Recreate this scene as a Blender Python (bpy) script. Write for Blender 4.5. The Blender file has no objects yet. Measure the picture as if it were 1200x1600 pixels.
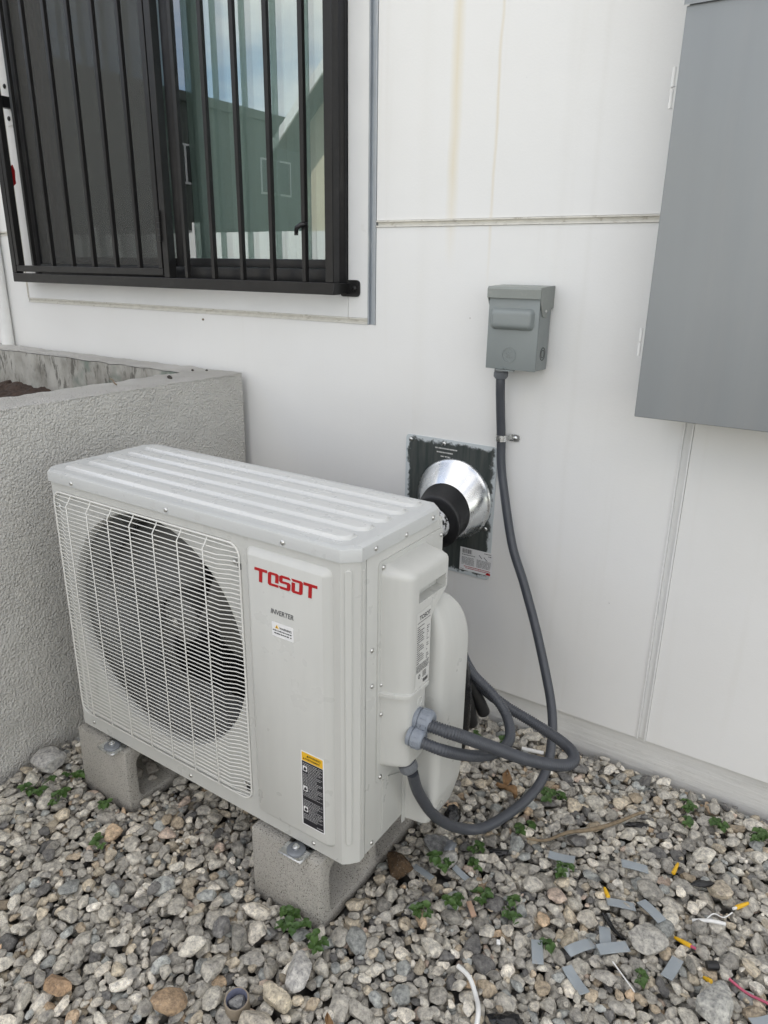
import bpy, bmesh, math, random
import numpy as np
from mathutils import Vector, Matrix, noise as mnoise

random.seed(7)
rng = np.random.default_rng(11)
PI = math.pi
sc = bpy.context.scene
COL = sc.collection

# ------------------------------------------------------------------ camera
cam = bpy.data.cameras.new('camera')
cam.sensor_fit = 'VERTICAL'; cam.sensor_height = 24.0; cam.sensor_width = 18.0
cam.lens = 24.0 * 1124.53 / 1600.0
cam.clip_start = 0.02; cam.clip_end = 2000
camo = bpy.data.objects.new('camera', cam); COL.objects.link(camo)
_r = Vector((0.83321, 0.55277, 0.01442)); _u = Vector((-0.19027, 0.26211, 0.9461)); _f = Vector((-0.5192, 0.79104, -0.32356))
camo.matrix_world = Matrix(((_r.x, _u.x, -_f.x, 1.0), (_r.y, _u.y, -_f.y, -1.837), (_r.z, _u.z, -_f.z, 1.3663), (0, 0, 0, 1)))
sc.camera = camo

# ------------------------------------------------------------------ sky, sun, exposure
SUN_EL, SUN_AZ = math.radians(48), math.radians(-28)      # azimuth from +Y towards +X; the sun stands behind the building
w = bpy.data.worlds.new('World'); sc.world = w; w.use_nodes = True
nt = w.node_tree; nt.nodes.clear()
wo = nt.nodes.new('ShaderNodeOutputWorld'); bg = nt.nodes.new('ShaderNodeBackground'); sky = nt.nodes.new('ShaderNodeTexSky')
sky.sky_type = 'NISHITA'; sky.sun_disc = False; sky.sun_elevation = SUN_EL; sky.sun_rotation = SUN_AZ
sky.air_density = 1.0; sky.dust_density = 0.25; sky.ozone_density = 1.0
wtc = nt.nodes.new('ShaderNodeTexCoord'); wmap = nt.nodes.new('ShaderNodeMapping'); wmap.inputs['Scale'].default_value = (1, 1, 2.2); wmap.inputs['Location'].default_value = (1.3, 0.4, 0.2)
wn = nt.nodes.new('ShaderNodeTexNoise'); wn.inputs['Scale'].default_value = 2.3; wn.inputs['Detail'].default_value = 7; wn.inputs['Roughness'].default_value = .58
wr = nt.nodes.new('ShaderNodeValToRGB'); wr.color_ramp.elements[0].position = .41; wr.color_ramp.elements[1].position = .65
wr.color_ramp.elements[0].color = (.06, .06, .06, 1); wr.color_ramp.elements[1].color = (.92, .92, .92, 1)
wm = nt.nodes.new('ShaderNodeMixRGB'); wm.inputs['Color2'].default_value = (10.0, 9.25, 8.15, 1)
nt.links.new(wtc.outputs['Generated'], wmap.inputs['Vector']); nt.links.new(wmap.outputs[0], wn.inputs['Vector'])
nt.links.new(wn.outputs['Fac'], wr.inputs['Fac']); nt.links.new(wr.outputs['Color'], wm.inputs['Fac'])
nt.links.new(sky.outputs[0], wm.inputs['Color1']); nt.links.new(wm.outputs[0], bg.inputs['Color']); nt.links.new(bg.outputs[0], wo.inputs['Surface'])
bg.inputs['Strength'].default_value = 0.12
sl = bpy.data.lights.new('sun', 'SUN'); sl.energy = 3.0; sl.angle = math.radians(0.53); sl.color = (1, .95, .87)
so = bpy.data.objects.new('sun', sl); COL.objects.link(so)
_d = Vector((math.sin(SUN_AZ) * math.cos(SUN_EL), math.cos(SUN_AZ) * math.cos(SUN_EL), math.sin(SUN_EL)))
so.rotation_euler = _d.to_track_quat('Z', 'Y').to_euler(); so.location = (0, 6, 12)
sc.view_settings.view_transform = 'Standard'; sc.view_settings.look = 'None'
sc.view_settings.gamma = 1.0; sc.view_settings.use_curve_mapping = False
sc.view_settings.exposure = 1.24
sc.cycles.max_bounces = 8; sc.cycles.transparent_max_bounces = 16; sc.cycles.glossy_bounces = 4
sc.cycles.caustics_reflective = False; sc.cycles.caustics_refractive = False

# ------------------------------------------------------------------ materials
def newmat(name):
    m = bpy.data.materials.new(name); m.use_nodes = True
    n = m.node_tree; b = n.nodes['Principled BSDF']
    return m, n, b

def L(n, a, b): n.links.new(a, b)

def noise_node(n, scale, detail=4, rough=.55, coord='Object', vec=None, stretch=None):
    t = n.nodes.new('ShaderNodeTexNoise'); t.inputs['Scale'].default_value = scale
    t.inputs['Detail'].default_value = detail; t.inputs['Roughness'].default_value = rough
    if vec is None:
        c = n.nodes.new('ShaderNodeTexCoord'); vec = c.outputs[coord]
    if stretch:
        mp = n.nodes.new('ShaderNodeMapping'); mp.inputs['Scale'].default_value = stretch
        L(n, vec, mp.inputs['Vector']); vec = mp.outputs[0]
    L(n, vec, t.inputs['Vector'])
    return t

def ramp(n, src, p0, c0, p1, c1):
    r = n.nodes.new('ShaderNodeValToRGB')
    r.color_ramp.elements[0].position = p0; r.color_ramp.elements[1].position = p1
    r.color_ramp.elements[0].color = (*c0, 1) if len(c0) == 3 else c0
    r.color_ramp.elements[1].color = (*c1, 1) if len(c1) == 3 else c1
    L(n, src, r.inputs['Fac']); return r

def mix(n, fac, a, b, mode='MIX'):
    m = n.nodes.new('ShaderNodeMixRGB'); m.blend_type = mode
    for s, v in ((m.inputs['Fac'], fac), (m.inputs['Color1'], a), (m.inputs['Color2'], b)):
        if isinstance(v, (int, float)): s.default_value = v
        elif isinstance(v, tuple): s.default_value = (*v, 1) if len(v) == 3 else v
        else: L(n, v, s)
    return m.outputs[0]

def bump(n, b, src, strength, dist):
    bp = n.nodes.new('ShaderNodeBump'); bp.inputs['Strength'].default_value = strength; bp.inputs['Distance'].default_value = dist
    L(n, src, bp.inputs['Height'])
    L(n, bp.outputs[0], b.inputs['Normal']); return bp

def math_node(n, op, a, b=None, clamp=False):
    m = n.nodes.new('ShaderNodeMath'); m.operation = op; m.use_clamp = clamp
    for i, v in enumerate((a, b)):
        if v is None: continue
        if isinstance(v, (int, float)): m.inputs[i].default_value = v
        else: L(n, v, m.inputs[i])
    return m.outputs[0]

def mat(name, col, rough=.5, metal=0, var=.08, vscale=9, bmp=0, bscale=250, bdist=.001, spec=.5, dirt=None, dscale=5, dthr=(.55, .8), stretch=None):
    m, n, b = newmat(name)
    t = noise_node(n, vscale, 5, stretch=stretch)
    dark = tuple(c * (1 - var) for c in col); lite = tuple(min(1, c * (1 + var)) for c in col)
    out = ramp(n, t.outputs['Fac'], .3, dark, .7, lite).outputs[0]
    if dirt:
        t2 = noise_node(n, dscale, 8, .65, stretch=stretch)
        f = ramp(n, t2.outputs['Fac'], dthr[0], (0, 0, 0), dthr[1], (1, 1, 1)).outputs[0]
        out = mix(n, f, out, dirt)
    L(n, out, b.inputs['Base Color'])
    b.inputs['Metallic'].default_value = metal; b.inputs['Specular IOR Level'].default_value = spec
    tr = noise_node(n, vscale * 3, 3)
    rr = ramp(n, tr.outputs['Fac'], .3, (max(0, rough - .06),) * 3, .7, (min(1, rough + .06),) * 3)
    L(n, rr.outputs[0], b.inputs['Roughness'])
    if bmp:
        tb = noise_node(n, bscale, 3); bump(n, b, tb.outputs['Fac'], bmp, bdist)
    return m

M = {}
# painted wall with yellow run-down streaks and scuffs
def wall_mat():
    m, n, b = newmat('wall_paint')
    tc = n.nodes.new('ShaderNodeTexCoord'); obj = tc.outputs['Object']
    sx = n.nodes.new('ShaderNodeSeparateXYZ'); L(n, obj, sx.inputs[0])
    big = noise_node(n, 1.6, 4, vec=obj)
    base = ramp(n, big.outputs['Fac'], .35, (.770, .764, .740), .65, (.800, .797, .780)).outputs[0]
    # vertical dirty runs
    runs = noise_node(n, 1.0, 6, .6, vec=obj, stretch=(26, 1, .9))
    rf = ramp(n, runs.outputs['Fac'], .58, (0, 0, 0), .85, (.16, .16, .16)).outputs[0]
    base = mix(n, rf, base, (.60, .57, .50))
    wob = noise_node(n, 3.0, 3, vec=obj); wv = math_node(n, 'MULTIPLY', math_node(n, 'SUBTRACT', wob.outputs['Fac'], .5), .03)
    xx = math_node(n, 'ADD', sx.outputs['X'], wv)
    for x0, wd, amt, col in ((-.004, .021, .55, (.70, .60, .38)), (.113, .006, .50, (.66, .56, .36)), (.38, .012, .12, (.6, .58, .52)), (.30, .02, .10, (.6, .58, .52)), (-.09, .03, .10, (.62, .60, .52))):
        d = math_node(n, 'ABSOLUTE', math_node(n, 'SUBTRACT', xx, x0))
        f = math_node(n, 'SUBTRACT', 1.0, math_node(n, 'DIVIDE', d, wd), True)
        zz = math_node(n, 'MULTIPLY', math_node(n, 'SUBTRACT', sx.outputs['Z'], 1.36 if wd > .019 and amt > .4 else 1.30), 4.0, True)
        if amt < .3: zz = .8
        nz = noise_node(n, 1.0, 4, vec=obj, stretch=(30, 1, 3))
        f = math_node(n, 'MULTIPLY', math_node(n, 'MULTIPLY', f, zz), math_node(n, 'MULTIPLY', math_node(n, 'ADD', nz.outputs['Fac'], .4), amt), True)
        base = mix(n, f, base, col)
    # specks
    v = n.nodes.new('ShaderNodeTexVoronoi'); v.inputs['Scale'].default_value = 13; L(n, obj, v.inputs['Vector'])
    sp = ramp(n, v.outputs['Distance'], .018, (1, 1, 1), .035, (0, 0, 0)).outputs[0]
    sel = noise_node(n, 7, 1, vec=obj); sf = ramp(n, sel.outputs['Fac'], .58, (0, 0, 0), .6, (.55, .55, .55)).outputs[0]
    base = mix(n, mix(n, 1.0, sp, sf, 'MULTIPLY'), base, (.25, .23, .2))
    L(n, base, b.inputs['Base Color']); b.inputs['Roughness'].default_value = .62; b.inputs['Specular IOR Level'].default_value = .3
    t1 = noise_node(n, 160, 3, vec=obj); t2 = noise_node(n, 6, 3, vec=obj)
    h = math_node(n, 'ADD', math_node(n, 'MULTIPLY', t1.outputs['Fac'], .35), t2.outputs['Fac'])
    bump(n, b, h, .25, .004)
    return m
M['wall'] = wall_mat()
M['trim'] = mat('reveal_trim_paint', (.68, .66, .60), .5, 0, .10, 30, dirt=(.30, .26, .19), dscale=40, dthr=(.58, .78))
M['trimw'] = mat('trim_board_paint', (.76, .76, .745), .6, 0, .03, 6, bmp=.2, bscale=120, dirt=(.55, .53, .48), dscale=9, dthr=(.62, .85))
M['alu'] = mat('aluminium_channel', (.40, .43, .46), .45, .6, .10, 40, dirt=(.62, .62, .6), dscale=30, dthr=(.55, .75), stretch=(1, 1, .2))
def found_mat():
    m, n, b = newmat('painted_concrete')
    t = noise_node(n, 1.0, 6, .6, stretch=(5, 5, 60)); t2 = noise_node(n, 4, 5)
    base = ramp(n, t2.outputs['Fac'], .3, (.62, .615, .59), .7, (.74, .735, .71)).outputs[0]
    fine = noise_node(n, 60, 6, .7); f = ramp(n, fine.outputs['Fac'], .62, (0, 0, 0), .78, (.6, .6, .6)).outputs[0]
    L(n, mix(n, f, base, (.33, .31, .27)), b.inputs['Base Color']); b.inputs['Roughness'].default_value = .85
    h = math_node(n, 'ADD', t.outputs['Fac'], math_node(n, 'MULTIPLY', fine.outputs['Fac'], .4)); bump(n, b, h, .8, .004)
    return m
M['found'] = found_mat()
def stucco_mat(name, c0, c1, strength, dist, scale):
    m, n, b = newmat(name)
    t = noise_node(n, 3, 6, .6); base = ramp(n, t.outputs['Fac'], .3, c0, .7, c1).outputs[0]
    L(n, base, b.inputs['Base Color']); b.inputs['Roughness'].default_value = .9; b.inputs['Specular IOR Level'].default_value = .25
    a = noise_node(n, scale, 3, .5); v = n.nodes.new('ShaderNodeTexVoronoi'); v.inputs['Scale'].default_value = scale * .9
    tc = n.nodes.new('ShaderNodeTexCoord'); L(n, tc.outputs['Object'], v.inputs['Vector'])
    h = math_node(n, 'ADD', a.outputs['Fac'], math_node(n, 'MULTIPLY', v.outputs['Distance'], .35)); bump(n, b, h, strength, dist)
    return m
M['stucco'] = stucco_mat('grey_stucco', (.53, .52, .49), (.63, .62, .585), 1.0, .010, 160)
M['rim'] = stucco_mat('weathered_rim', (.52, .505, .465), (.70, .685, .65), 1.0, .016, 190)
def inner_mat():
    m, n, b = newmat('peeling_planter_lining')
    t = noise_node(n, 9, 8, .65, stretch=(1, 1, .6)); t2 = noise_node(n, 26, 6, .7, stretch=(1, 1, .25)); t3 = noise_node(n, 5, 3)
    base = ramp(n, t.outputs['Fac'], .35, (.22, .21, .18), .62, (.46, .45, .41)).outputs[0]
    base = mix(n, ramp(n, t2.outputs['Fac'], .54, (0, 0, 0), .6, (.8, .8, .8)).outputs[0], base, (.10, .095, .08))
    base = mix(n, ramp(n, t3.outputs['Fac'], .58, (0, 0, 0), .66, (.6, .6, .6)).outputs[0], base, (.10, .16, .125))
    L(n, base, b.inputs['Base Color']); b.inputs['Roughness'].default_value = .9; bump(n, b, t2.outputs['Fac'], .8, .006)
    return m
M['lining'] = inner_mat()
M['soil'] = mat('dark_soil', (.055, .035, .025), .95, 0, .5, 60, bmp=1, bscale=120, bdist=.01)
M['blackm'] = mat('black_grille_paint', (.013, .0125, .0125), .36, 0, .2, 20, bmp=.08, bscale=300, spec=.35, dirt=(.035, .032, .03), dscale=14, dthr=(.6, .85))
M['blackf'] = mat('black_window_frame', (.015, .015, .016), .4, 0, .15, 15, spec=.35, dirt=(.03, .03, .029), dscale=10, dthr=(.55, .8))
M['cream'] = mat('ac_paint', (.545, .547, .520), .32, 0, .02, 5, bmp=.05, bscale=380, bdist=.0006, dirt=(.49, .485, .455), dscale=4, dthr=(.72, 1.0), stretch=(9, 9, 1))
M['lid'] = mat('ac_lid_paint', (.53, .54, .53), .31, 0, .03, 6, bmp=.06, bscale=380, bdist=.0006, dirt=(.44, .44, .42), dscale=26, dthr=(.58, .90))
M['rib'] = mat('ac_rib_painted_sheen', (.59, .595, .58), .30, 0, .02, 6, bmp=.04, bscale=380, bdist=.0006)  # lid paint lightened: sky reflection on the ribs put into the colour
M['wire'] = mat('grille_wire_coating', (.70, .695, .66), .38, 0, .03, 20)
M['fan'] = mat('fan_plastic', (.13, .13, .122), .45, 0, .08, 10)
M['coil'] = mat('dark_coil', (.008, .008, .008), .7, 0, .3, 60)
M['inside'] = mat('dark_cavity', (.012, .012, .012), .8)
M['screw'] = mat('zinc_screw', (.62, .62, .60), .3, 1, .1, 200)
M['galv'] = mat('galvanised_flashing', (.80, .82, .83), .27, 1, .05, 9, bmp=.03, bscale=7, bdist=.01)
M['galvb'] = mat('galvanised_bracket', (.74, .75, .75), .28, 1, .10, 30)
M['washer'] = mat('grey_washer', (.20, .215, .235), .4, .3, .1, 60)
M['conduit'] = mat('conduit_jacket', (.058, .063, .074), .36, 0, .10, 30, bmp=.04, bscale=300)
M['fit'] = mat('grey_fitting', (.225, .25, .29), .38, 0, .06, 40)
M['fitd'] = mat('dark_fitting', (.15, .16, .175), .4, 0, .06, 40)
M['rubber'] = mat('black_rubber', (.013, .013, .014), .42, 0, .2, 30, bmp=.1, bscale=40, bdist=.003)
M['boxgrey'] = mat('cabinet_grey_paint', (.262, .276, .280), .34, 0, .03, 3, bmp=.04, bscale=420, bdist=.0005, spec=.5, dirt=(.30, .30, .295), dscale=1.6, dthr=(.45, .85), stretch=(6, 6, .5))
M['discgrey'] = mat('disconnect_grey_paint', (.235, .258, .254), .38, 0, .03, 12, bmp=.05, bscale=420, bdist=.0005)
M['hood'] = mat('disconnect_hood_paint', (.25, .268, .25), .42, 0, .05, 20, dirt=(.33, .32, .29), dscale=30, dthr=(.55, .8))
M['white'] = mat('white_plastic', (.78, .78, .76), .4, 0, .04, 30)
M['label'] = mat('label_paper', (.80, .80, .80), .35, 0, .02, 30)
M['labelg'] = mat('label_foil', (.60, .60, .575), .35, 0, .02, 30)
M['ink'] = mat('black_ink', (.012, .012, .018), .4, 0, .1, 50)
M['inkg'] = mat('grey_ink', (.11, .11, .115), .5, 0, .1, 50)
M['red'] = mat('red_print', (.42, .006, .010), .38, 0, .05, 30)
M['yellow'] = mat('yellow_print', (.80, .47, .02), .45, 0, .05, 50)
M['redp'] = mat('red_plastic', (.40, .012, .014), .4, 0, .1, 30)
M['pink'] = mat('pink_wire_jacket', (.52, .10, .17), .45, 0, .1, 60)
M['strip'] = mat('grey_plastic_strip', (.31, .345, .37), .45, 0, .06, 30, dirt=(.36, .36, .34), dscale=60, dthr=(.58, .75))
M['tan'] = mat('tan_cardboard', (.27, .225, .17), .8, 0, .12, 60, bmp=.3, bscale=200)
M['ringin'] = mat('blue_grey_lining', (.16, .17, .24), .6, 0, .2, 60)
M['twig'] = mat('dry_twig', (.22, .17, .11), .85, 0, .25, 60, bmp=.5, bscale=90, bdist=.002)
M['deadleaf'] = mat('dead_leaf', (.27, .16, .075), .75, 0, .35, 40, bmp=.5, bscale=60, bdist=.002)
M['bplast'] = mat('black_plastic_film', (.010, .010, .011), .22, 0, .2, 30, bmp=.6, bscale=55, bdist=.006)
M['curtain'] = mat('blind_vinyl', (.46, .47, .46), .6, 0, .03, 6)
M['room'] = mat('room_plaster', (.40, .42, .40), .9)
M['roofm'] = mat('roof_sheet', (.20, .19, .18), .9)

def speckle_conc(name, c, c2):
    m, n, b = newmat(name)
    v = noise_node(n, 330, 2, .6); v2 = noise_node(n, 12, 5)
    base = ramp(n, v2.outputs['Fac'], .3, tuple(x * .92 for x in c), .7, tuple(x * 1.07 for x in c)).outputs[0]
    base = mix(n, ramp(n, v.outputs['Fac'], .34, (1, 1, 1), .42, (0, 0, 0)).outputs[0], base, c2)
    base = mix(n, ramp(n, v.outputs['Fac'], .62, (0, 0, 0), .70, (.7, .7, .7)).outputs[0], base, tuple(min(1, x * 1.5) for x in c))
    L(n, base, b.inputs['Base Color']); b.inputs['Roughness'].default_value = .95; b.inputs['Specular IOR Level'].default_value = .2
    bump(n, b, math_node(n, 'ADD', v.outputs['Fac'], math_node(n, 'MULTIPLY', v2.outputs['Fac'], .6)), 1.0, .006)
    return m
M['cmu'] = speckle_conc('concrete_block', (.49, .47, .43), (.13, .12, .10))

def flash_mat():      # white paint peeled off a dark plate; more paint left round the rim
    m, n, b = newmat('peeling_vent_plate')
    tc = n.nodes.new('ShaderNodeTexCoord'); s = n.nodes.new('ShaderNodeSeparateXYZ'); L(n, tc.outputs['Object'], s.inputs[0])
    hx = math_node(n, 'SUBTRACT', .152, math_node(n, 'ABSOLUTE', s.outputs['X'])); hz = math_node(n, 'SUBTRACT', .205, math_node(n, 'ABSOLUTE', s.outputs['Z']))
    d = math_node(n, 'MINIMUM', hx, hz)
    t = noise_node(n, 30, 6, .7, vec=tc.outputs['Object'])
    e = math_node(n, 'ADD', d, math_node(n, 'MULTIPLY', math_node(n, 'SUBTRACT', t.outputs['Fac'], .5), .055))
    f = ramp(n, e, .010, (1, 1, 1), .0125, (0, 0, 0)).outputs[0]
    st = noise_node(n, 1, 6, .6, vec=tc.outputs['Object'], stretch=(60, 1, 6))
    dark = ramp(n, st.outputs['Fac'], .35, (.030, .040, .038), .75, (.085, .09, .083)).outputs[0]
    L(n, mix(n, f, dark, (.56, .60, .61)), b.inputs['Base Color']); b.inputs['Roughness'].default_value = .68
    bump(n, b, f, .5, .0012)
    return m
M['flash'] = flash_mat()

def glass_mat(name, tint, fac):
    m, n, b = newmat(name); n.nodes.remove(b)
    o = n.nodes['Material Output']; tr = n.nodes.new('ShaderNodeBsdfTransparent'); gl = n.nodes.new('ShaderNodeBsdfGlossy'); mx = n.nodes.new('ShaderNodeMixShader')
    tr.inputs[0].default_value = (*tint, 1); gl.inputs['Roughness'].default_value = .0; gl.inputs[0].default_value = (.93, .97, 1, 1)
    fr = n.nodes.new('ShaderNodeFresnel'); fr.inputs[0].default_value = 1.52
    t = noise_node(n, 1.2, 2); bp = n.nodes.new('ShaderNodeBump'); bp.inputs['Strength'].default_value = .04; bp.inputs['Distance'].default_value = .004
    L(n, t.outputs['Fac'], bp.inputs['Height']); L(n, bp.outputs[0], gl.inputs['Normal'])
    ge = n.nodes.new('ShaderNodeNewGeometry'); f = math_node(n, 'MULTIPLY', math_node(n, 'ADD', fr.outputs[0], fac, True), math_node(n, 'SUBTRACT', 1.0, ge.outputs['Backfacing']))
    L(n, f, mx.inputs[0]); L(n, tr.outputs[0], mx.inputs[1]); L(n, gl.outputs[0], mx.inputs[2]); L(n, mx.outputs[0], o.inputs['Surface'])
    return m
M['glass1'] = glass_mat('tinted_glass', (.90, .945, .927), .15)
M['glass2'] = glass_mat('tinted_glass_inner', (.92, .95, .94), .05)
def screen_mat():
    m, n, b = newmat('insect_screen'); o = n.nodes['Material Output']
    b.inputs['Base Color'].default_value = (.085, .085, .080, 1); b.inputs['Roughness'].default_value = .6
    tr = n.nodes.new('ShaderNodeBsdfTransparent'); mx = n.nodes.new('ShaderNodeMixShader'); mx.inputs[0].default_value = .50
    L(n, tr.outputs[0], mx.inputs[1]); L(n, b.outputs[0], mx.inputs[2]); L(n, mx.outputs[0], o.inputs['Surface'])
    return m
M['screen'] = screen_mat()

def gravel_mat():
    m, n, b = newmat('gravel_stone')
    at = n.nodes.new('ShaderNodeAttribute'); at.attribute_name = 'tint'; at.attribute_type = 'GEOMETRY'
    tc = n.nodes.new('ShaderNodeTexCoord'); ob = tc.outputs['Object']
    off = n.nodes.new('ShaderNodeVectorMath'); off.operation = 'SCALE'; L(n, at.outputs['Color'], off.inputs[0]); off.inputs['Scale'].default_value = 37.0
    ad = n.nodes.new('ShaderNodeVectorMath'); ad.operation = 'ADD'; L(n, ob, ad.inputs[0]); L(n, off.outputs[0], ad.inputs[1])
    a = noise_node(n, 95, 6, .65, vec=ad.outputs[0]); c = noise_node(n, 420, 3, .6, vec=ad.outputs[0])
    k = ramp(n, a.outputs['Fac'], .32, (.50, .50, .52), .68, (1.45, 1.43, 1.38)).outputs[0]
    base = mix(n, 1.0, at.outputs['Color'], k, 'MULTIPLY')
    sp = ramp(n, c.outputs['Fac'], .30, (1, 1, 1), .40, (0, 0, 0)).outputs[0]
    base = mix(n, math_node(n, 'MULTIPLY', sp, .75), base, (.06, .058, .055))
    sp2 = ramp(n, c.outputs['Fac'], .63, (0, 0, 0), .72, (1, 1, 1)).outputs[0]
    base = mix(n, math_node(n, 'MULTIPLY', sp2, .5), base, (.70, .68, .64))
    L(n, base, b.inputs['Base Color']); b.inputs['Roughness'].default_value = .82; b.inputs['Specular IOR Level'].default_value = .3
    bump(n, b, math_node(n, 'ADD', a.outputs['Fac'], math_node(n, 'MULTIPLY', c.outputs['Fac'], .3)), .8, .004)
    return m
M['gravel'] = gravel_mat()
def ground_mat():
    m, n, b = newmat('gravel_ground')
    tc = n.nodes.new('ShaderNodeTexCoord'); v = n.nodes.new('ShaderNodeTexVoronoi'); v.inputs['Scale'].default_value = 30; L(n, tc.outputs['Object'], v.inputs['Vector'])
    hs = n.nodes.new('ShaderNodeSeparateColor'); L(n, v.outputs['Color'], hs.inputs[0])
    base = ramp(n, hs.outputs[0], .1, (.20, .19, .17), .9, (.50, .48, .44)).outputs[0]
    dk = ramp(n, v.outputs['Distance'], .3, (0, 0, 0), .75, (1, 1, 1)).outputs[0]
    L(n, mix(n, dk, base, (.05, .045, .04)), b.inputs['Base Color']); b.inputs['Roughness'].default_value = .95
    bump(n, b, math_node(n, 'SUBTRACT', 1.0, v.outputs['Distance']), 1, .02)
    return m
M['ground'] = ground_mat()
def leaf_mat():
    m, n, b = newmat('weed_leaf')
    oi = n.nodes.new('ShaderNodeObjectInfo'); t = noise_node(n, 120, 4)
    c1 = ramp(n, oi.outputs['Random'], 0, (.030, .070, .014), 1, (.062, .118, .026)).outputs[0]
    L(n, mix(n, math_node(n, 'MULTIPLY', t.outputs['Fac'], .4), c1, (.09, .18, .04)), b.inputs['Base Color'])
    b.inputs['Roughness'].default_value = .5
    b.inputs['Transmission Weight'].default_value = 0
    return m
M['leaf'] = leaf_mat()

# ------------------------------------------------------------------ mesh helpers
class MB:
    def __init__(s): s.v = []; s.f = []
    def add(s, vs, fs):
        o = len(s.v); s.v += [tuple(v) for v in vs]; s.f += [tuple(i + o for i in f) for f in fs]; return s
    def box(s, x0, x1, y0, y1, z0, z1):
        x0, x1 = sorted((x0, x1)); y0, y1 = sorted((y0, y1)); z0, z1 = sorted((z0, z1))
        return s.add([(x0, y0, z0), (x1, y0, z0), (x1, y1, z0), (x0, y1, z0), (x0, y0, z1), (x1, y0, z1), (x1, y1, z1), (x0, y1, z1)],
                     [(0, 3, 2, 1), (4, 5, 6, 7), (0, 1, 5, 4), (1, 2, 6, 5), (2, 3, 7, 6), (3, 0, 4, 7)])
    def bbox(s, x0, x1, y0, y1, z0, z1, r=.003, seg=2):
        bm = bmesh.new(); bmesh.ops.create_cube(bm, size=1)
        for v in bm.verts: v.co = Vector(((x0 + x1) / 2 + v.co.x * (x1 - x0), (y0 + y1) / 2 + v.co.y * (y1 - y0), (z0 + z1) / 2 + v.co.z * (z1 - z0)))
        bmesh.ops.bevel(bm, geom=bm.edges[:], offset=r, segments=seg, affect='EDGES', profile=.5)
        return s.bm(bm)
    def bm(s, bm, mtx=None):
        bm.verts.index_update()
        s.add([(mtx @ v.co) if mtx else v.co[:] for v in bm.verts], [[v.index for v in f.verts] for f in bm.faces]); bm.free(); return s
    def loft(s, loops, closed=True, cap0=False, cap1=False):
        n = len(loops[0]); vs = [p for l in loops for p in l]; fs = []
        for k in range(len(loops) - 1):
            for i in range(n if closed else n - 1):
                j = (i + 1) % n; fs.append((k * n + i, k * n + j, (k + 1) * n + j, (k + 1) * n + i))
        if cap0: fs.append(tuple(reversed(range(n))))
        if cap1: fs.append(tuple(range((len(loops) - 1) * n, len(loops) * n)))
        return s.add(vs, fs)
    def tube(s, path, r, seg=12, caps=True, rib=None, sub=1):
        P = catmull(path, sub) if sub > 1 else [Vector(p) for p in path]
        if rib:
            P = resample(P, rib[0] / 4)
        T = [(P[min(i + 1, len(P) - 1)] - P[max(i - 1, 0)]).normalized() for i in range(len(P))]
        up = Vector((0, 0, 1)) if abs(T[0].z) < .9 else Vector((1, 0, 0))
        N = (up - T[0] * up.dot(T[0])).normalized(); loops = []
        for i, p in enumerate(P):
            N = (N - T[i] * N.dot(T[i])).normalized(); B = T[i].cross(N)
            rr = r(i / (len(P) - 1)) if callable(r) else r
            if rib: rr += rib[1] * (1 if i % 4 in (0, 1) else -1)
            loops.append([tuple(p + N * (rr * math.cos(2 * PI * k / seg)) + B * (rr * math.sin(2 * PI * k / seg))) for k in range(seg)])
        return s.loft(loops, True, caps, caps)
    def lathe(s, prof, origin=(0, 0, 0), axis=(0, 0, 1), seg=24, cap0=False, cap1=False):
        A = Vector(axis).normalized(); up = Vector((0, 0, 1)) if abs(A.z) < .9 else Vector((1, 0, 0))
        N = (up - A * up.dot(A)).normalized(); B = A.cross(N); O = Vector(origin)
        return s.loft([[tuple(O + A * h + N * (r * math.cos(2 * PI * k / seg)) + B * (r * math.sin(2 * PI * k / seg))) for k in range(seg)] for r, h in prof], True, cap0, cap1)
    def prism(s, poly, fn, h0, h1):       # poly of (a, b); fn(a, b, h) gives the 3-D point
        bm = bmesh.new(); a = [bm.verts.new(fn(p[0], p[1], h0)) for p in poly]; b = [bm.verts.new(fn(p[0], p[1], h1)) for p in poly]
        n = len(poly)
        for f in (a, b):
            es = [bm.edges.new((f[i], f[(i + 1) % n])) for i in range(n)]
            bmesh.ops.triangle_fill(bm, edges=es, use_beauty=True)
        for i in range(n): bm.faces.new((a[i], a[(i + 1) % n], b[(i + 1) % n], b[i]))
        bmesh.ops.recalc_face_normals(bm, faces=bm.faces[:])
        return s.bm(bm)
    def build(s, name, m, parent=None, smooth=None, fix=True):
        me = bpy.data.meshes.new(name)
        off = world_off(parent)
        me.from_pydata([(v[0] - off[0], v[1] - off[1], v[2] - off[2]) for v in s.v], [], s.f)
        if fix:
            bm = bmesh.new(); bm.from_mesh(me); bmesh.ops.recalc_face_normals(bm, faces=bm.faces[:]); bm.to_mesh(me); bm.free()
        me.materials.append(m if not isinstance(m, str) else M[m])
        if smooth is not None:
            me.shade_smooth(); me.set_sharp_from_angle(angle=math.radians(smooth))
        o = bpy.data.objects.new(name, me); COL.objects.link(o)
        if parent: o.parent = parent
        return o

def world_off(p):
    v = Vector((0, 0, 0))
    while p is not None: v += p.location; p = p.parent
    return v

def catmull(pts, sub):
    P = [Vector(p) for p in pts]; out = []
    for i in range(len(P) - 1):
        a, b, c, d = P[max(i - 1, 0)], P[i], P[i + 1], P[min(i + 2, len(P) - 1)]
        for k in range(sub):
            t = k / sub; out.append(.5 * ((2 * b) + (c - a) * t + (2 * a - 5 * b + 4 * c - d) * t * t + (3 * b - a - 3 * c + d) * t ** 3))
    out.append(P[-1]); return out

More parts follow.
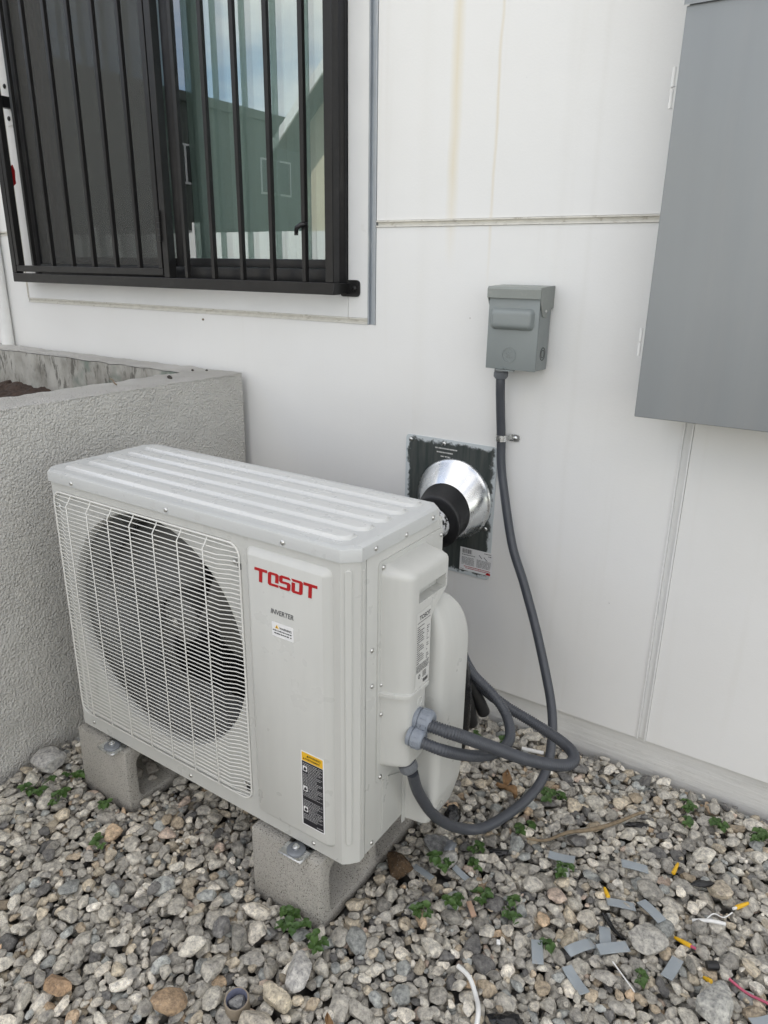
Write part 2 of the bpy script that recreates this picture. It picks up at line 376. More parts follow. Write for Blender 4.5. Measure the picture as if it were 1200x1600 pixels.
def resample(P, step):
    out = [P[0]]; acc = 0
    for i in range(1, len(P)):
        a, b = P[i - 1], P[i]; l = (b - a).length; t = step - acc
        while t <= l: out.append(a + (b - a) * (t / l)); t += step
        acc = (acc + l) % step
    return out

def empty(name, loc, rz=0):
    o = bpy.data.objects.new(name, None); COL.objects.link(o); o.location = loc; o.rotation_euler = (0, 0, rz); o.empty_display_size = .05
    return o
def tag(o, label, cat, group=None):
    o['label'] = label; o['category'] = cat
    if group: o['group'] = group
    return o
def struct(o): o['kind'] = 'structure'; return o
def stuff(o): o['kind'] = 'stuff'; return o
def put(name, me, loc, rot, parent=None, scale=None):
    o = bpy.data.objects.new(name, me); COL.objects.link(o)
    if parent: loc = Vector(loc) - world_off(parent); o.parent = parent
    o.location = loc; o.rotation_euler = rot
    if scale: o.scale = scale
    return o
def text_obj(name, s, size, m, parent, fn, bold=0, shear=0, ext=.0002, sx=1):
    cu = bpy.data.curves.new('t', 'FONT'); cu.body = s; cu.size = size; cu.align_x = 'LEFT'; cu.extrude = ext; cu.offset = bold; cu.shear = shear; cu.resolution_u = 3
    t = bpy.data.objects.new('t', cu); COL.objects.link(t); bpy.context.view_layer.update()
    me = bpy.data.meshes.new_from_object(t.evaluated_get(bpy.context.evaluated_depsgraph_get()))
    bpy.data.objects.remove(t); bpy.data.curves.remove(cu)
    off = world_off(parent)
    for v in me.vertices: v.co = Vector(fn(v.co.x * sx, v.co.y, v.co.z)) - off
    me.name = name; me.materials.clear(); me.materials.append(M[m])
    o = bpy.data.objects.new(name, me); COL.objects.link(o); o.parent = parent; return o
def rrect(x0, x1, z0, z1, r, n=5):
    P = []
    for cx, cz, a in ((x1 - r, z1 - r, 0), (x0 + r, z1 - r, 90), (x0 + r, z0 + r, 180), (x1 - r, z0 + r, 270)):
        for k in range(n + 1):
            t = math.radians(a + 90 * k / n); P.append((cx + r * math.cos(t), cz + r * math.sin(t)))
    return P
XZ = lambda a, b, h: (a, h, b)
YZ = lambda a, b, h: (h, a, b)
XY = lambda a, b, h: (a, b, h)
#@@STRUCTURE
# ================================================================== GROUND AND BUILDING
g = MB().add([(-300, -300, -.035), (300, -300, -.035), (300, 300, -.035), (-300, 300, -.035)], [(0, 1, 2, 3)]).build('ground', 'ground'); struct(g)

bld = tag(empty('building', (0, 0, 0)), 'white panelled house wall with thin reveal joints above a concrete footing', 'building')
WX0, WX1, WTOP = -5.0, 4.2, 5.2
def panel(poly, m='wall'): return MB().prism(poly, XZ, 0.0, .011).build('wall_panel', m, bld)
panel([(WX0, .115), (.659, .115), (.659, 1.470), (-.246, 1.470), (-.246, 1.198), (-2.043, 1.198), (-2.043, 1.463), (WX0, 1.463)])
panel([(.685, .115), (WX1, .115), (WX1, 1.470), (.685, 1.470)])
panel([(-.246, 1.489), (WX1, 1.489), (WX1, WTOP), (-2.043, WTOP), (-2.043, 2.80), (-.246, 2.80)])
panel([(WX0, 1.481), (-2.043, 1.481), (-2.043, WTOP), (WX0, WTOP)])
# trim boards round the window
for x0, x1, z0, z1 in ((-2.028, -.3465, 1.217, 1.312), (-.3445, -.274, 1.217, 2.79), (-2.028, -1.952, 1.314, 2.79), (-1.95, -.3465, 2.56, 2.79)):
    MB().box(x0, x1, -.003, .011, z0, z1).build('trim_board', 'trimw', bld)
# sheathing behind the joints (with the window opening)
sh = MB()
for x0, x1, z0, z1 in ((WX0, -1.951, .10, WTOP), (-.346, WX1, .10, WTOP), (-1.951, -.346, .10, 1.314), (-1.951, -.346, 2.559, WTOP)): sh.box(x0, x1, .0115, .10, max(z0, .1152), z1)
sh.build('sheathing', 'trim', bld)
# reveal channels: a shallow trough with a lip each side
def reveal(x0, x1, z0, z1, m='trim', lips=True, vert=False):
    mb = MB().box(x0, x1, .006, .0105, z0, z1)
    if lips:
        if vert:
            mb.box(x0 + .0003, x0 + .0045, -.0035, .0055, z0, z1); mb.box(x1 - .0045, x1 - .0003, -.0035, .0055, z0, z1)
        else:
            mb.box(x0, x1, -.0035, .0055, z0 + .0003, z0 + .0042); mb.box(x0, x1, -.0035, .0055, z1 - .0042, z1 - .0003)
    return mb.build('reveal_trim', m, bld)
reveal(-.2455, WX1, 1.4705, 1.4885)
reveal(WX0, -2.0435, 1.4635, 1.4805)
reveal(.6595, .6845, .1155, 1.469, 'trimw', vert=True)
reveal(-2.0425, -.275, 1.1985, 1.2165)
reveal(-.2735, -.2465, 1.1985, 2.80, 'alu', vert=True)
reveal(-2.0425, -2.0285, 1.2175, 2.79, vert=True)
MB().box(WX0, WX1, .014, .3, -.3, .1145).build('foundation_wall', 'found', bld)
for xa in (WX0, WX1 - .2): MB().box(xa, xa + .2, .1005, 6, -.2, WTOP).build('side_wall', 'room', bld)
MB().box(WX0, WX1, 6.001, 6.2, -.2, WTOP).build('back_wall', 'room', bld)
MB().box(WX0 - .02, WX1 + .02, -.01, 6.25, WTOP + .001, WTOP + .2).build('roof', 'roofm', bld)
MB().box(WX0 + .201, WX1 - .201, .1005, 6, .3, .35).build('room_floor', 'room', bld)
MB().box(WX0 + .201, WX1 - .201, .1005, 6, 2.75, 2.8).build('room_ceiling', 'room', bld)
MB().box(WX0 + .201, WX1 - .201, 2.4, 2.45, .351, 2.749).build('room_partition', 'room', bld)
# window
WZ0, WZ1 = 1.314, 2.558
wf = MB()
wf.bbox(-1.950, -1.905, -.012, .075, WZ0, WZ1, .002); wf.bbox(-.376, -.3475, -.012, .075, WZ0, WZ1, .002)
wf.bbox(-1.9045, -.3765, -.012, .075, WZ0, WZ0 + .040, .002); wf.bbox(-1.9045, -.3765, -.012, .075, WZ1 - .04, WZ1, .002)
win = wf.build('window', 'blackf', bld, 40)
def sash(x0, x1, y0, y1, wl, wr):
    s_ = MB().bbox(x0, x0 + wl, y0, y1, WZ0 + .041, WZ1 - .041, .002).bbox(x1 - wr, x1, y0, y1, WZ0 + .041, WZ1 - .041, .002)
    s_.bbox(x0 + wl + .0005, x1 - wr - .0005, y0, y1, WZ0 + .041, WZ0 + .068, .002).bbox(x0 + wl + .0005, x1 - wr - .0005, y0, y1, WZ1 - .068, WZ1 - .041, .002)
    s_.build('sash', 'blackf', win, 40)
sash(-1.10, -.3770, .004, .032, .045, .008); sash(-1.9045, -1.06, .034, .062, .05, .045)
for x0, x1, y in ((-1.0545, -.3855, .018), (-1.854, -1.106, .048)):
    MB().box(x0, x1, y - .002, y + .002, WZ0 + .0685, WZ1 - .0685).build('pane', 'glass1', win)
    MB().box(x0, x1, y + .012, y + .014, WZ0 + .0685, WZ1 - .0685).build('pane', 'glass2', win)
MB().box(-1.904, -1.102, -.002, -.001, WZ0 + .041, WZ1 - .041).build('insect_screen', 'screen', win)
# downpipe
pipe = MB().lathe([(.026, 0), (.026, 4.2)], (-2.206, -.027, 1.0), (0, 0, 1), 20, True, True)
for z in (1.9, 3.4): pipe.lathe([(.0265, 0), (.032, .002), (.032, .05), (.0265, .052)], (-2.206, -.0275, z), (0, 0, 1), 20)
tag(pipe.build('downpipe', 'white', None, 50), 'white vertical pipe on the wall left of the window', 'pipe')

# vertical blind inside
bl = tag(empty('vertical_blind', (-1.1, .13, 2.5)), 'pale vertical slat blind hanging behind the window glass', 'blind')
MB().box(-1.90, -.36, .115, .15, 2.50, 2.54).build('headrail', 'curtain', bl)
slm = None
for i in range(19):
    x = -1.88 + i * .083
    if slm is None:
        mb = MB(); mb.add([(-.044, .0, -1.16), (-.02, .006, -1.16), (.02, .006, -1.16), (.044, 0, -1.16), (-.044, .0, 0), (-.02, .006, 0), (.02, .006, 0), (.044, 0, 0),
                           (-.044, .001, -1.16), (-.02, .007, -1.16), (.02, .007, -1.16), (.044, .001, -1.16), (-.044, .001, 0), (-.02, .007, 0), (.02, .007, 0), (.044, .001, 0)],
                          [(0, 1, 5, 4), (1, 2, 6, 5), (2, 3, 7, 6), (8, 12, 13, 9), (9, 13, 14, 10), (10, 14, 15, 11)])
        o0 = mb.build('slat', 'curtain', None); slm = o0.data; bpy.data.objects.remove(o0)
    put('slat', slm, (x, .13, 2.499), (0, 0, math.radians(16 + random.uniform(-4, 4))), bl)

# ------------------------------------------------------------------ planter
pl = tag(empty('planter', (-.95, -1.0, 0)), 'grey stucco raised planter box beside the air conditioner', 'planter')
PX, PT = -.776, 1.011
def rough_box(x0, x1, y0, y1, z0, z1, nx, ny, nz, amp, faces):
    mb = MB()
    def sheet(o, du, dv, nu, nv):
        o, du, dv = Vector(o), Vector(du), Vector(dv); vs = []
        for j in range(nv + 1):
            for i in range(nu + 1):
                p = o + du * (i / nu) + dv * (j / nv)
                q = p * 14; q2 = p * 45
                p = p + Vector((mnoise.noise(q), mnoise.noise(q + Vector((9, 3, 1))), mnoise.noise(q + Vector((2, 7, 5))))) * amp + mnoise.noise_vector(q2) * amp * .5
                vs.append(p)
        mb.add(vs, [(j * (nu + 1) + i, j * (nu + 1) + i + 1, (j + 1) * (nu + 1) + i + 1, (j + 1) * (nu + 1) + i) for j in range(nv) for i in range(nu)])
    if 'x+' in faces: sheet((x1, y0, z0), (0, y1 - y0, 0), (0, 0, z1 - z0), ny, nz)
    if 'x-' in faces: sheet((x0, y0, z0), (0, y1 - y0, 0), (0, 0, z1 - z0), ny, nz)
    if 'y+' in faces: sheet((x0, y1, z0), (x1 - x0, 0, 0), (0, 0, z1 - z0), nx, nz)
    if 'y-' in faces: sheet((x0, y0, z0), (x1 - x0, 0, 0), (0, 0, z1 - z0), nx, nz)
    if 'z+' in faces: sheet((x0, y0, z1), (x1 - x0, 0, 0), (0, y1 - y0, 0), nx, ny)
    return mb
PY0, PY1, PXL = -2.6, -.032, -3.2
rough_box(PX - .17, PX, PY0, PY1, -.2, PT + .0015, 4, 190, 90, .0022, ('x+', 'y+')).build('front_wall', 'stucco', pl, 180, False)
rim = MB()
for bx in (rough_box(PX - .171, PX + .0015, PY0, PY1 - .118, PT - .006, PT, 16, 230, 1, .0045, ('z+', )),
           rough_box(PXL, PX + .0015, PY1 - .118, PY1 + .0015, PT - .006, PT, 220, 14, 1, .0045, ('z+', ))): rim.add(bx.v, bx.f)
rim.build('rim', 'rim', pl, 180, False)
rough_box(PX - .17, PX - .17, PY0, PY1 - .118, .6, PT - .002, 1, 150, 24, .004, ('x-', )).build('lining', 'lining', pl, 180, False)
rough_box(PXL, PX - .17, PY1 - .118, PY1 - .118, .6, PT - .002, 160, 1, 24, .005, ('y-', )).build('lining', 'lining', pl, 180, False)
rough_box(PXL, PX - .01, PY1 - .11, PY1, .0, PT - .008, 4, 4, 4, .0, ('y+', 'y-')).build('back_wall', 'stucco', pl)
rough_box(PXL, PX - .17, PY0, PY0 + .15, -.2, PT, 8, 2, 8, .002, ('y-', 'y+', 'z+')).build('end_wall', 'stucco', pl)
rough_box(PXL - .15, PXL, PY0, PY1, -.2, PT, 2, 40, 10, .002, ('x-', 'x+', 'z+')).build('end_wall', 'stucco', pl)
soil = rough_box(PXL, PX - .165, PY0 + .14, PY1 - .11, 0, .875, 130, 130, 1, .022, ('z+', ))
soil = soil.build('soil', 'soil', pl, 180, False)

# ------------------------------------------------------------------ what stands opposite (seen mirrored in the window)
def house_windows(root, m, pts, fn):
    for (a, z, wd, h) in pts:
        f_ = MB(); f_.prism([(a - wd / 2, z), (a + wd / 2, z), (a + wd / 2, z + h), (a - wd / 2, z + h)], fn, 0, .05)
        o = f_.build('window', 'trimw', root); q = MB()
        for k in (0, 1): q.prism([(a - wd / 2 + .06 + k * wd / 2, z + .06), (a + k * wd / 2 - .03, z + .06), (a + k * wd / 2 - .03, z + h - .06), (a - wd / 2 + .06 + k * wd / 2, z + h - .06)], fn, .051, .056)
        q.build('pane', 'blackf', o)
M['siding'] = mat('dark_green_siding', (.095, .105, .092), .8, 0, .1, 3, stretch=(1, 1, 12))
M['creamh'] = mat('cream_siding', (.58, .52, .38), .8, 0, .05, 3)
M['shingle'] = mat('brown_shingle', (.12, .11, .10), .9, 0, .2, 8)
nb = tag(empty('apartment_block', (-21, -15, 0)), 'dark flat roofed apartment block mirrored in the window glass', 'building')
MB().box(-25, -17, -29, -3, 0, 5.8).build('wall', 'siding', nb); MB().box(-25.2, -16.85, -29.2, -2.8, 5.801, 6.05).build('parapet', 'siding', nb)
house_windows(nb, None, [(y, z, 1.5, 1.1) for z in (1.2, 3.6) for y in (-26, -22, -18.5, -14.5, -11, -7)], lambda a, z, h: (-17 + h, a, z))
MB().lathe([(.08, 0), (.08, .5), (.25, .5), (.25, .56), (.1, .6), (.2, .62), (.2, .7)], (-18, -14.2, 6.05), (0, 0, 1), 10, True, True).build('roof_vent', 'siding', nb)
gh = tag(empty('gabled_house', (-8, -18, 0)), 'cream gabled house mirrored at the right edge of the window', 'house')
MB().prism([(-12, 0), (-4, 0), (-4, 4.6), (-8, 8.4), (-12, 4.6)], XZ, -22, -14).build('wall', 'creamh', gh)
MB().prism([(-12.5, 4.15), (-8, 8.42), (-3.5, 4.15), (-3.5, 4.4), (-8, 8.68), (-12.5, 4.4)], XZ, -22.4, -13.4).build('roof', 'shingle', gh)
MB().prism([(-12.52, 4.08), (-8, 8.40), (-3.48, 4.08), (-3.48, 4.36), (-8, 8.66), (-12.52, 4.36)], XZ, -13.395, -13.34).build('fascia', 'trimw', gh)
house_windows(gh, None, [(x, z, 1.3, 1.2) for z in (1.0, 3.1) for x in (-10.3, -5.8)], lambda a, z, h: (a, -14 + h, z))
fe = tag(empty('fence', (-2, -5.2, 0)), 'white board fence mirrored low in the window glass', 'fence')
pm = None
for i in range(9):
    x = -11 + i * 2.2
    MB().box(x - .06, x + .06, -5.26, -5.14, 0, 1.86).build('post', 'white', fe)
    if i < 8:
        for k in range(13):
            o = MB().box(x + .065 + k * .159, x + .065 + k * .159 + .155, -5.215, -5.185, .06, 1.74).build('board', 'white', fe) if pm is None else put('board', pm, (pm_x + (x - -11) + k * .159, 0, 0), (0, 0, 0), None)
            if pm is None: pm = o.data; pm_x = 0.0
            else: o.parent = fe; o.location = ((x + 11) + k * .159, 0, 0)
#@@OBJECTS
# ================================================================== GRAVEL (heap grown stone by stone on a height map)
GX0, GX1, GY0, GY1, RES = -.775, 1.45, -1.80, .008, .003
NX, NY = int((GX1 - GX0) / RES), int((GY1 - GY0) / RES)
H = np.full((NX, NY), -.016); ID = np.full((NX, NY), -1, int)
BLOCKS = [(-.580, -.385, -.915, -.520), (.055, .250, -.918, -.523)]
def cell(x, y): return int((x - GX0) / RES), int((y - GY0) / RES)
for bx0, bx1, by0, by1 in BLOCKS:
    i0, j0 = cell(bx0 - .002, by0 - .002); i1, j1 = cell(bx1 + .002, by1 + .002); H[i0:i1 + 1, j0:j1 + 1] = 5.0
# stones heaped a little higher along the planter
xs = GX0 + (np.arange(NX) + .5) * RES; ys = GY0 + (np.arange(NY) + .5) * RES
def rock_variant(seed, sub):
    r = np.random.default_rng(seed); bm = bmesh.new(); bmesh.ops.create_icosphere(bm, subdivisions=sub, radius=1)
    V = np.array([v.co[:] for v in bm.verts]); F = np.array([[v.index for v in f.verts] for f in bm.faces]); bm.free()
    V /= np.linalg.norm(V, axis=1)[:, None]
    N = r.normal(size=(13, 3)); N /= np.linalg.norm(N, axis=1)[:, None]; h = r.uniform(.62, .95, 13)
    d = np.maximum(V @ N.T, 1e-3) / h[None]
    p = 34.0; rad = 1.0 / (np.sum(d ** p, axis=1) ** (1 / p)); rad = np.minimum(rad, 1.25)
    lump = np.zeros(len(V))
    for k in range(5):
        w_ = r.normal(size=3) * r.uniform(2, 6); lump += np.sin(V @ w_ + r.uniform(0, 6)) * .02
    return V * (rad * (1 + lump))[:, None], F
RV = [rock_variant(100 + i, 3) for i in range(14)]; RL = [rock_variant(100 + i, 2) for i in range(14)]; RG = [rock_variant(100 + i, 1) for i in range(14)]
TINTS = [((.300, .292, .275), 30), ((.37, .36, .335), 22), ((.24, .235, .225), 15), ((.44, .42, .385), 9), ((.36, .325, .27), 8), ((.31, .265, .21), 3.5),
         ((.115, .115, .118), 6), ((.52, .505, .475), 3), ((.36, .28, .205), 1.2), ((.25, .265, .27), 7), ((.35, .29, .255), 1.4)]
_tw = np.array([t[1] for t in TINTS], float); _tw /= _tw.sum()
stones = []
def deposit(x, y, a, b_, c, yaw, commit=False):
    R = int(a / RES) + 1; i, j = cell(x, y)
    if i - R < 0 or j - R < 0 or i + R >= NX or j + R >= NY: return None
    gx = (np.arange(-R, R + 1) * RES)[:, None]; gy = (np.arange(-R, R + 1) * RES)[None, :]
    u = (gx * math.cos(yaw) + gy * math.sin(yaw)) / a; v = (-gx * math.sin(yaw) + gy * math.cos(yaw)) / b_
    q = 1 - u * u - v * v; msk = q > .12; prof = np.sqrt(np.maximum(q, 0)) * c
    W = H[i - R:i + R + 1, j - R:j + R + 1]
    zc = np.max(np.where(msk, W + prof, -9))
    if not commit: return zc
    zc -= .22 * c
    top = np.where(q > 0, zc + prof, -9); better = top > W
    W[better] = top[better]; ID[i - R:i + R + 1, j - R:j + R + 1][better] = len(stones)
    return zc
def add_stone(x, y, s, tint=None, yaw=None, asp=None, var=None):
    a = s * random.uniform(.52, .68); b_ = s * random.uniform(.40, .50); c = s * random.uniform(.28, .38)
    if asp: a, b_, c = s * asp[0], s * asp[1], s * asp[2]
    yaw = random.uniform(0, PI) if yaw is None else yaw
    z = deposit(x, y, a, b_, c, yaw, True)
    if z is None: return None
    if tint is None:
        tint = np.array(TINTS[rng.choice(len(TINTS), p=_tw)][0]) * rng.uniform(1.10, 1.78) * np.array([1.02, 1.0, .945])
    stones.append((x, y, z, a, b_, c, yaw, random.uniform(-.30, .30), random.uniform(-.30, .30), tuple(tint), random.randrange(14) if var is None else var)); return stones[-1]
for k in range(17500):
    s = float(np.clip(rng.lognormal(math.log(.0176), .33), .009, .040))
    a = s * .6; best = None
    for t in range(7):
        x = random.uniform(GX0 + a + .005, GX1 - a - .01); y = random.uniform(GY0 + a + .01, GY1 - a * .9 - .006)
        z = deposit(x, y, s * .6, s * .45, s * .33, 0)
        if z is not None and (best is None or z < best[0]): best = (z, x, y)
    if best and best[0] < .05: add_stone(best[1], best[2], s)
for k in range(3500):        # grit and chips settling into the gaps
    s = float(rng.uniform(.007, .012)); best = None
    for t in range(7):
        x = random.uniform(GX0 + .015, GX1 - .02); y = random.uniform(GY0 + .02, GY1 - .014)
        z = deposit(x, y, s * .6, s * .45, s * .33, 0)
        if z is not None and (best is None or z < best[0]): best = (z, x, y)
    if best and best[0] < .04: add_stone(best[1], best[2], s)
FEATURE = [  # distinct stones one can pick out: x, y, size, tint, label
    (.948, -.351, .045, (.50, .44, .35), 'smooth pale cream oval stone right of the grey plastic strips'),
    (.290, -1.038, .052, (.47, .46, .44), 'white stone with black specks right of the tan ring'),
    (-.074, -1.323, .038, (.34, .235, .15), 'orange brown stone at the bottom left of the gravel'),
    (.116, -1.220, .042, (.36, .26, .17), 'orange stone left of the tan ring'),
    (.284, -1.100, .044, (.55, .49, .38), 'angular pale cream stone beside the tan ring'),
    (.847, -.565, .058, (.40, .39, .36), 'big pale grey pitted stone between strips and wire connectors'),
    (.994, -.650, .062, (.42, .42, .395), 'large light grey slab stone in the bottom right corner'),
    (.300, -1.170, .060, (.50, .46, .39), 'large flat cream stone cut by the bottom edge'),
    (.366, -.600, .066, (.22, .225, .228), 'large dark grey stone under the looping conduit'),
    (.310, -.697, .050, (.075, .048, .026), 'round dark brown stone against the right concrete block'),
    (-.700, -.935, .072, (.47, .465, .45), 'large white stone in the corner by the planter and left block'),
    (.40, -.640, .046, (.36, .355, .335), 'light grey stone between the two strips by the block')]
feat = []
for fx, fy, fs, ft, fl in FEATURE:
    st = add_stone(fx, fy, fs, ft, None, (.62, .48, .36)); feat.append((st, fl, len(stones) - 1))
fidx = {f[2] for f in feat}
vis = np.bincount(ID[ID >= 0].ravel(), minlength=len(stones))
def stone_geo(st, lib):
    x, y, z, a, b_, c, yaw, t1, t2, tint, var = st
    V, F = lib[var]
    P = V * np.array([a, b_, c]) * 1.16
    R = np.array((Matrix.Rotation(yaw, 3, 'Z') @ Matrix.Rotation(t1, 3, 'X') @ Matrix.Rotation(t2, 3, 'Y')))
    return P @ R.T + np.array([x, y, z]), F, tint
def stones_mesh(name, items, parent=None):
    Vs, Fs, Ts, o = [], [], [], 0
    for st, lib in items:
        P, F, t = stone_geo(st, lib); Vs.append(P); Fs.append(F + o); Ts.append(np.tile(np.array([*t, 1.0]), (len(P), 1))); o += len(P)
    Vs = np.concatenate(Vs); Fs = np.concatenate(Fs); Ts = np.concatenate(Ts)
    me = bpy.data.meshes.new(name); me.vertices.add(len(Vs)); me.vertices.foreach_set('co', Vs.ravel())
    me.loops.add(Fs.size); me.loops.foreach_set('vertex_index', Fs.ravel().astype(np.int32))
    me.polygons.add(len(Fs)); me.polygons.foreach_set('loop_start', np.arange(0, Fs.size, 3, dtype=np.int32))
    me.update(calc_edges=True); me.validate()
    at = me.attributes.new('tint', 'FLOAT_COLOR', 'POINT'); at.data.foreach_set('color', Ts.ravel().astype(np.float32))
    me.polygons.foreach_set('use_smooth', np.ones(len(Fs), bool)); me.set_sharp_from_angle(angle=math.radians(34)); me.materials.append(M['gravel'])
    ob = bpy.data.objects.new(name, me); COL.objects.link(ob); return ob
items = []
for k, st in enumerate(stones):
    if k in fidx or vis[k] < 3: continue
    near = st[0] < 1.2 and st[1] > -1.5
    items.append((st, RV if near and st[3] >= .0125 else (RL if near else RG)))
# a few stones that rolled into the cores of the blocks
for (x, y, z, s) in ((-.42, -.81, .052, .034), (-.44, -.84, .050, .030), (-.41, -.77, .05, .03), (-.46, -.79, .05, .032), (-.40, -.83, .046, .022), (.12, -.80, .048, .03), (.10, -.66, .048, .03)):
    items.append(((x, y, z, s * .6, s * .45, s * .38, random.uniform(0, 3), .1, .1, (.30, .28, .25), random.randrange(14)), RL))
stuff(tag(stones_mesh('gravel', items), 'grey and tan crushed gravel covering the ground', 'gravel'))
for st, fl, k in feat:
    if st: tag(stones_mesh('stone', [(st, RV)]), fl, 'stone')
def gz(x, y, r=.012):
    i, j = cell(x, y); k = max(1, int(r / RES)); w_ = H[max(0, i - k):i + k + 1, max(0, j - k):j + k + 1]; w_ = w_[w_ < 1]
    return float(np.percentile(w_, 80)) if w_.size else .02
def gmax(x, y, r=.012):
    i, j = cell(x, y); k = max(1, int(r / RES)); w_ = H[max(0, i - k):i + k + 1, max(0, j - k):j + k + 1]; w_ = w_[w_ < 1]
    return float(w_.max()) if w_.size else .02

# ================================================================== CONCRETE BLOCKS
def block(x0, x1, y0, y1, label):
    root_loc = ((x0 + x1) / 2, (y0 + y1) / 2, 0)
    z0, z1 = -.012, .183
    bm = bmesh.new(); loops = [[(y0, z0), (y1, z0), (y1, z1), (y0, z1)]]
    ym = (y0 + y1) / 2
    for c0, c1 in ((y0 + .034, ym - .014), (ym + .014, y1 - .034)): loops.append(rrect(c0, c1, z0 + .034, z1 - .032, .022, 4))
    es = []; sidev = []
    for lp in loops:
        vs = [bm.verts.new((x1, p[0], p[1])) for p in lp]; sidev.append(vs)
        es += [bm.edges.new((vs[i], vs[(i + 1) % len(vs)])) for i in range(len(vs))]
    bmesh.ops.triangle_fill(bm, edges=es, use_beauty=True)
    ex = bmesh.ops.extrude_face_region(bm, geom=bm.faces[:])
    bmesh.ops.translate(bm, verts=[v for v in ex['geom'] if isinstance(v, bmesh.types.BMVert)], vec=(x0 - x1, 0, 0))
    bmesh.ops.recalc_face_normals(bm, faces=bm.faces[:])
    sharp = [e for e in bm.edges if e.is_manifold and e.calc_face_angle(0) > 1.0]
    bmesh.ops.bevel(bm, geom=sharp, offset=.004, segments=2, affect='EDGES', profile=.5)
    for v in bm.verts: v.co += mnoise.noise_vector(v.co * 22) * .0016
    mb = MB().bm(bm)
    e = empty('concrete_block', root_loc); o = mb.build('concrete_block', 'cmu', e, 35)
    o.parent = None; o.location = root_loc; bpy.data.objects.remove(e); o.name = 'concrete_block'
    return tag(o, label, 'block', 'concrete blocks under the air conditioner')
block(*BLOCKS[0], 'grey concrete block under the fan end of the air conditioner, next to the planter')
block(*BLOCKS[1], 'grey concrete block under the front right corner of the air conditioner')

# ================================================================== AIR CONDITIONER
AX, AY, AZ = -.578, -.902, .198
ac = tag(empty('air_conditioner', (AX + .45, AY + .16, AZ)), 'pale grey outdoor air conditioner unit standing on two concrete blocks', 'air conditioner')
def A(x, y, z): return (AX + x, AY + y, AZ + z)
class AMB(MB):
    def a(s): s.v = [A(*v) for v in s.v]; return s
W_, D_, HB = .900, .322, .675
CXF, CZF, RF = .340, .365, .283
# front shell: flat face with recessed rounded rectangle and round fan opening
G = (.028, .634, .038, .654)
def ray_rect(x0, x1, z0, z1, ang):
    dx, dz = math.cos(ang), math.sin(ang); t = 1e9
    if dx > 1e-9: t = min(t, (x1 - CXF) / dx)
    if dx < -1e-9: t = min(t, (x0 - CXF) / dx)
    if dz > 1e-9: t = min(t, (z1 - CZF) / dz)
    if dz < -1e-9: t = min(t, (z0 - CZF) / dz)
    return t
def ray_rr(x0, x1, z0, z1, r, ang):
    t = ray_rect(x0, x1, z0, z1, ang); dx, dz = math.cos(ang), math.sin(ang)
    px, pz = CXF + t * dx, CZF + t * dz
    ccx = min(max(px, x0 + r), x1 - r); ccz = min(max(pz, z0 + r), z1 - r)
    if abs(px - ccx) > 1e-9 and abs(pz - ccz) > 1e-9 or (abs(px - ccx) >= r - 1e-9 and (pz < z0 + r or pz > z1 - r)) or (abs(pz - ccz) >= r - 1e-9 and (px < x0 + r or px > x1 - r)):
        ccx = x0 + r if px < (x0 + x1) / 2 else x1 - r; ccz = z0 + r if pz < (z0 + z1) / 2 else z1 - r
        ox, oz = CXF - ccx, CZF - ccz; bq = ox * dx + oz * dz; cq = ox * ox + oz * oz - r * r; disc = bq * bq - cq
        if disc > 0: t = -bq + math.sqrt(disc)
    return t
FX0, FX1, FZ0, FZ1 = .026, .874, 0.0, HB
angs = sorted([2 * PI * k / 160 for k in range(160)] + [math.atan2(z - CZF, x - CXF) % (2 * PI) for x in (FX0, FX1) for z in (FZ0, FZ1)])
def lp(fn, y): return [(CXF + fn(a) * math.cos(a), y, CZF + fn(a) * math.sin(a)) for a in angs]
sh = AMB()
sh.loft([lp(lambda a: RF - .004, .030), lp(lambda a: RF - .004, .016), lp(lambda a: RF, .0085), lp(lambda a: RF + .008, .007),
         lp(lambda a: ray_rr(*G, .03, a) - .006, .006), lp(lambda a: ray_rr(*G, .03, a), .0), lp(lambda a: ray_rect(FX0, FX1, FZ0, FZ1, a), 0)])
for sgn, xa, xb in ((1, FX1, W_), (-1, FX0, 0.0)):
    n_ = 6; cols = []
    for k in range(n_ + 1):        # softly rounded chamfer at the corner post
        t = k / n_; xx = xa + (xb - xa) * t; yy = .026 * (t ** 1.35) if k < n_ else .026
        cols.append((xx, yy))
    cols.append((xb, .0425))
    sh.loft([[(x, y, 0) for x, y in cols], [(x, y, HB) for x, y in cols]], False)
sh.a().build('front_panel', 'cream', ac, 32)
side = AMB().bbox(W_ - .012, W_ + .0005, .0445, D_, .003, HB, .0015); side.a().build('side_panel', 'cream', ac, 40)
AMB().bbox(-.0005, .012, .0445, D_, .003, HB, .0015).a().build('side_panel', 'cream', ac, 40)
AMB().box(.0125, W_ - .0125, D_ - .02, D_ - .002, .01, HB).a().build('coil', 'coil', ac)
AMB().box(.0125, W_ - .0125, .03, D_ - .0205, .001, .018).a().build('base_pan', 'cream', ac)
AMB().box(.645, .660, .03, D_ - .021, .0185, HB - .002).a().build('partition', 'coil', ac)
AMB().box(.0125, .645, .14, .145, .02, .67).box(.0125, .64, .10, .139, .662, .67).a().build('shroud_back', 'coil', ac) if False else None
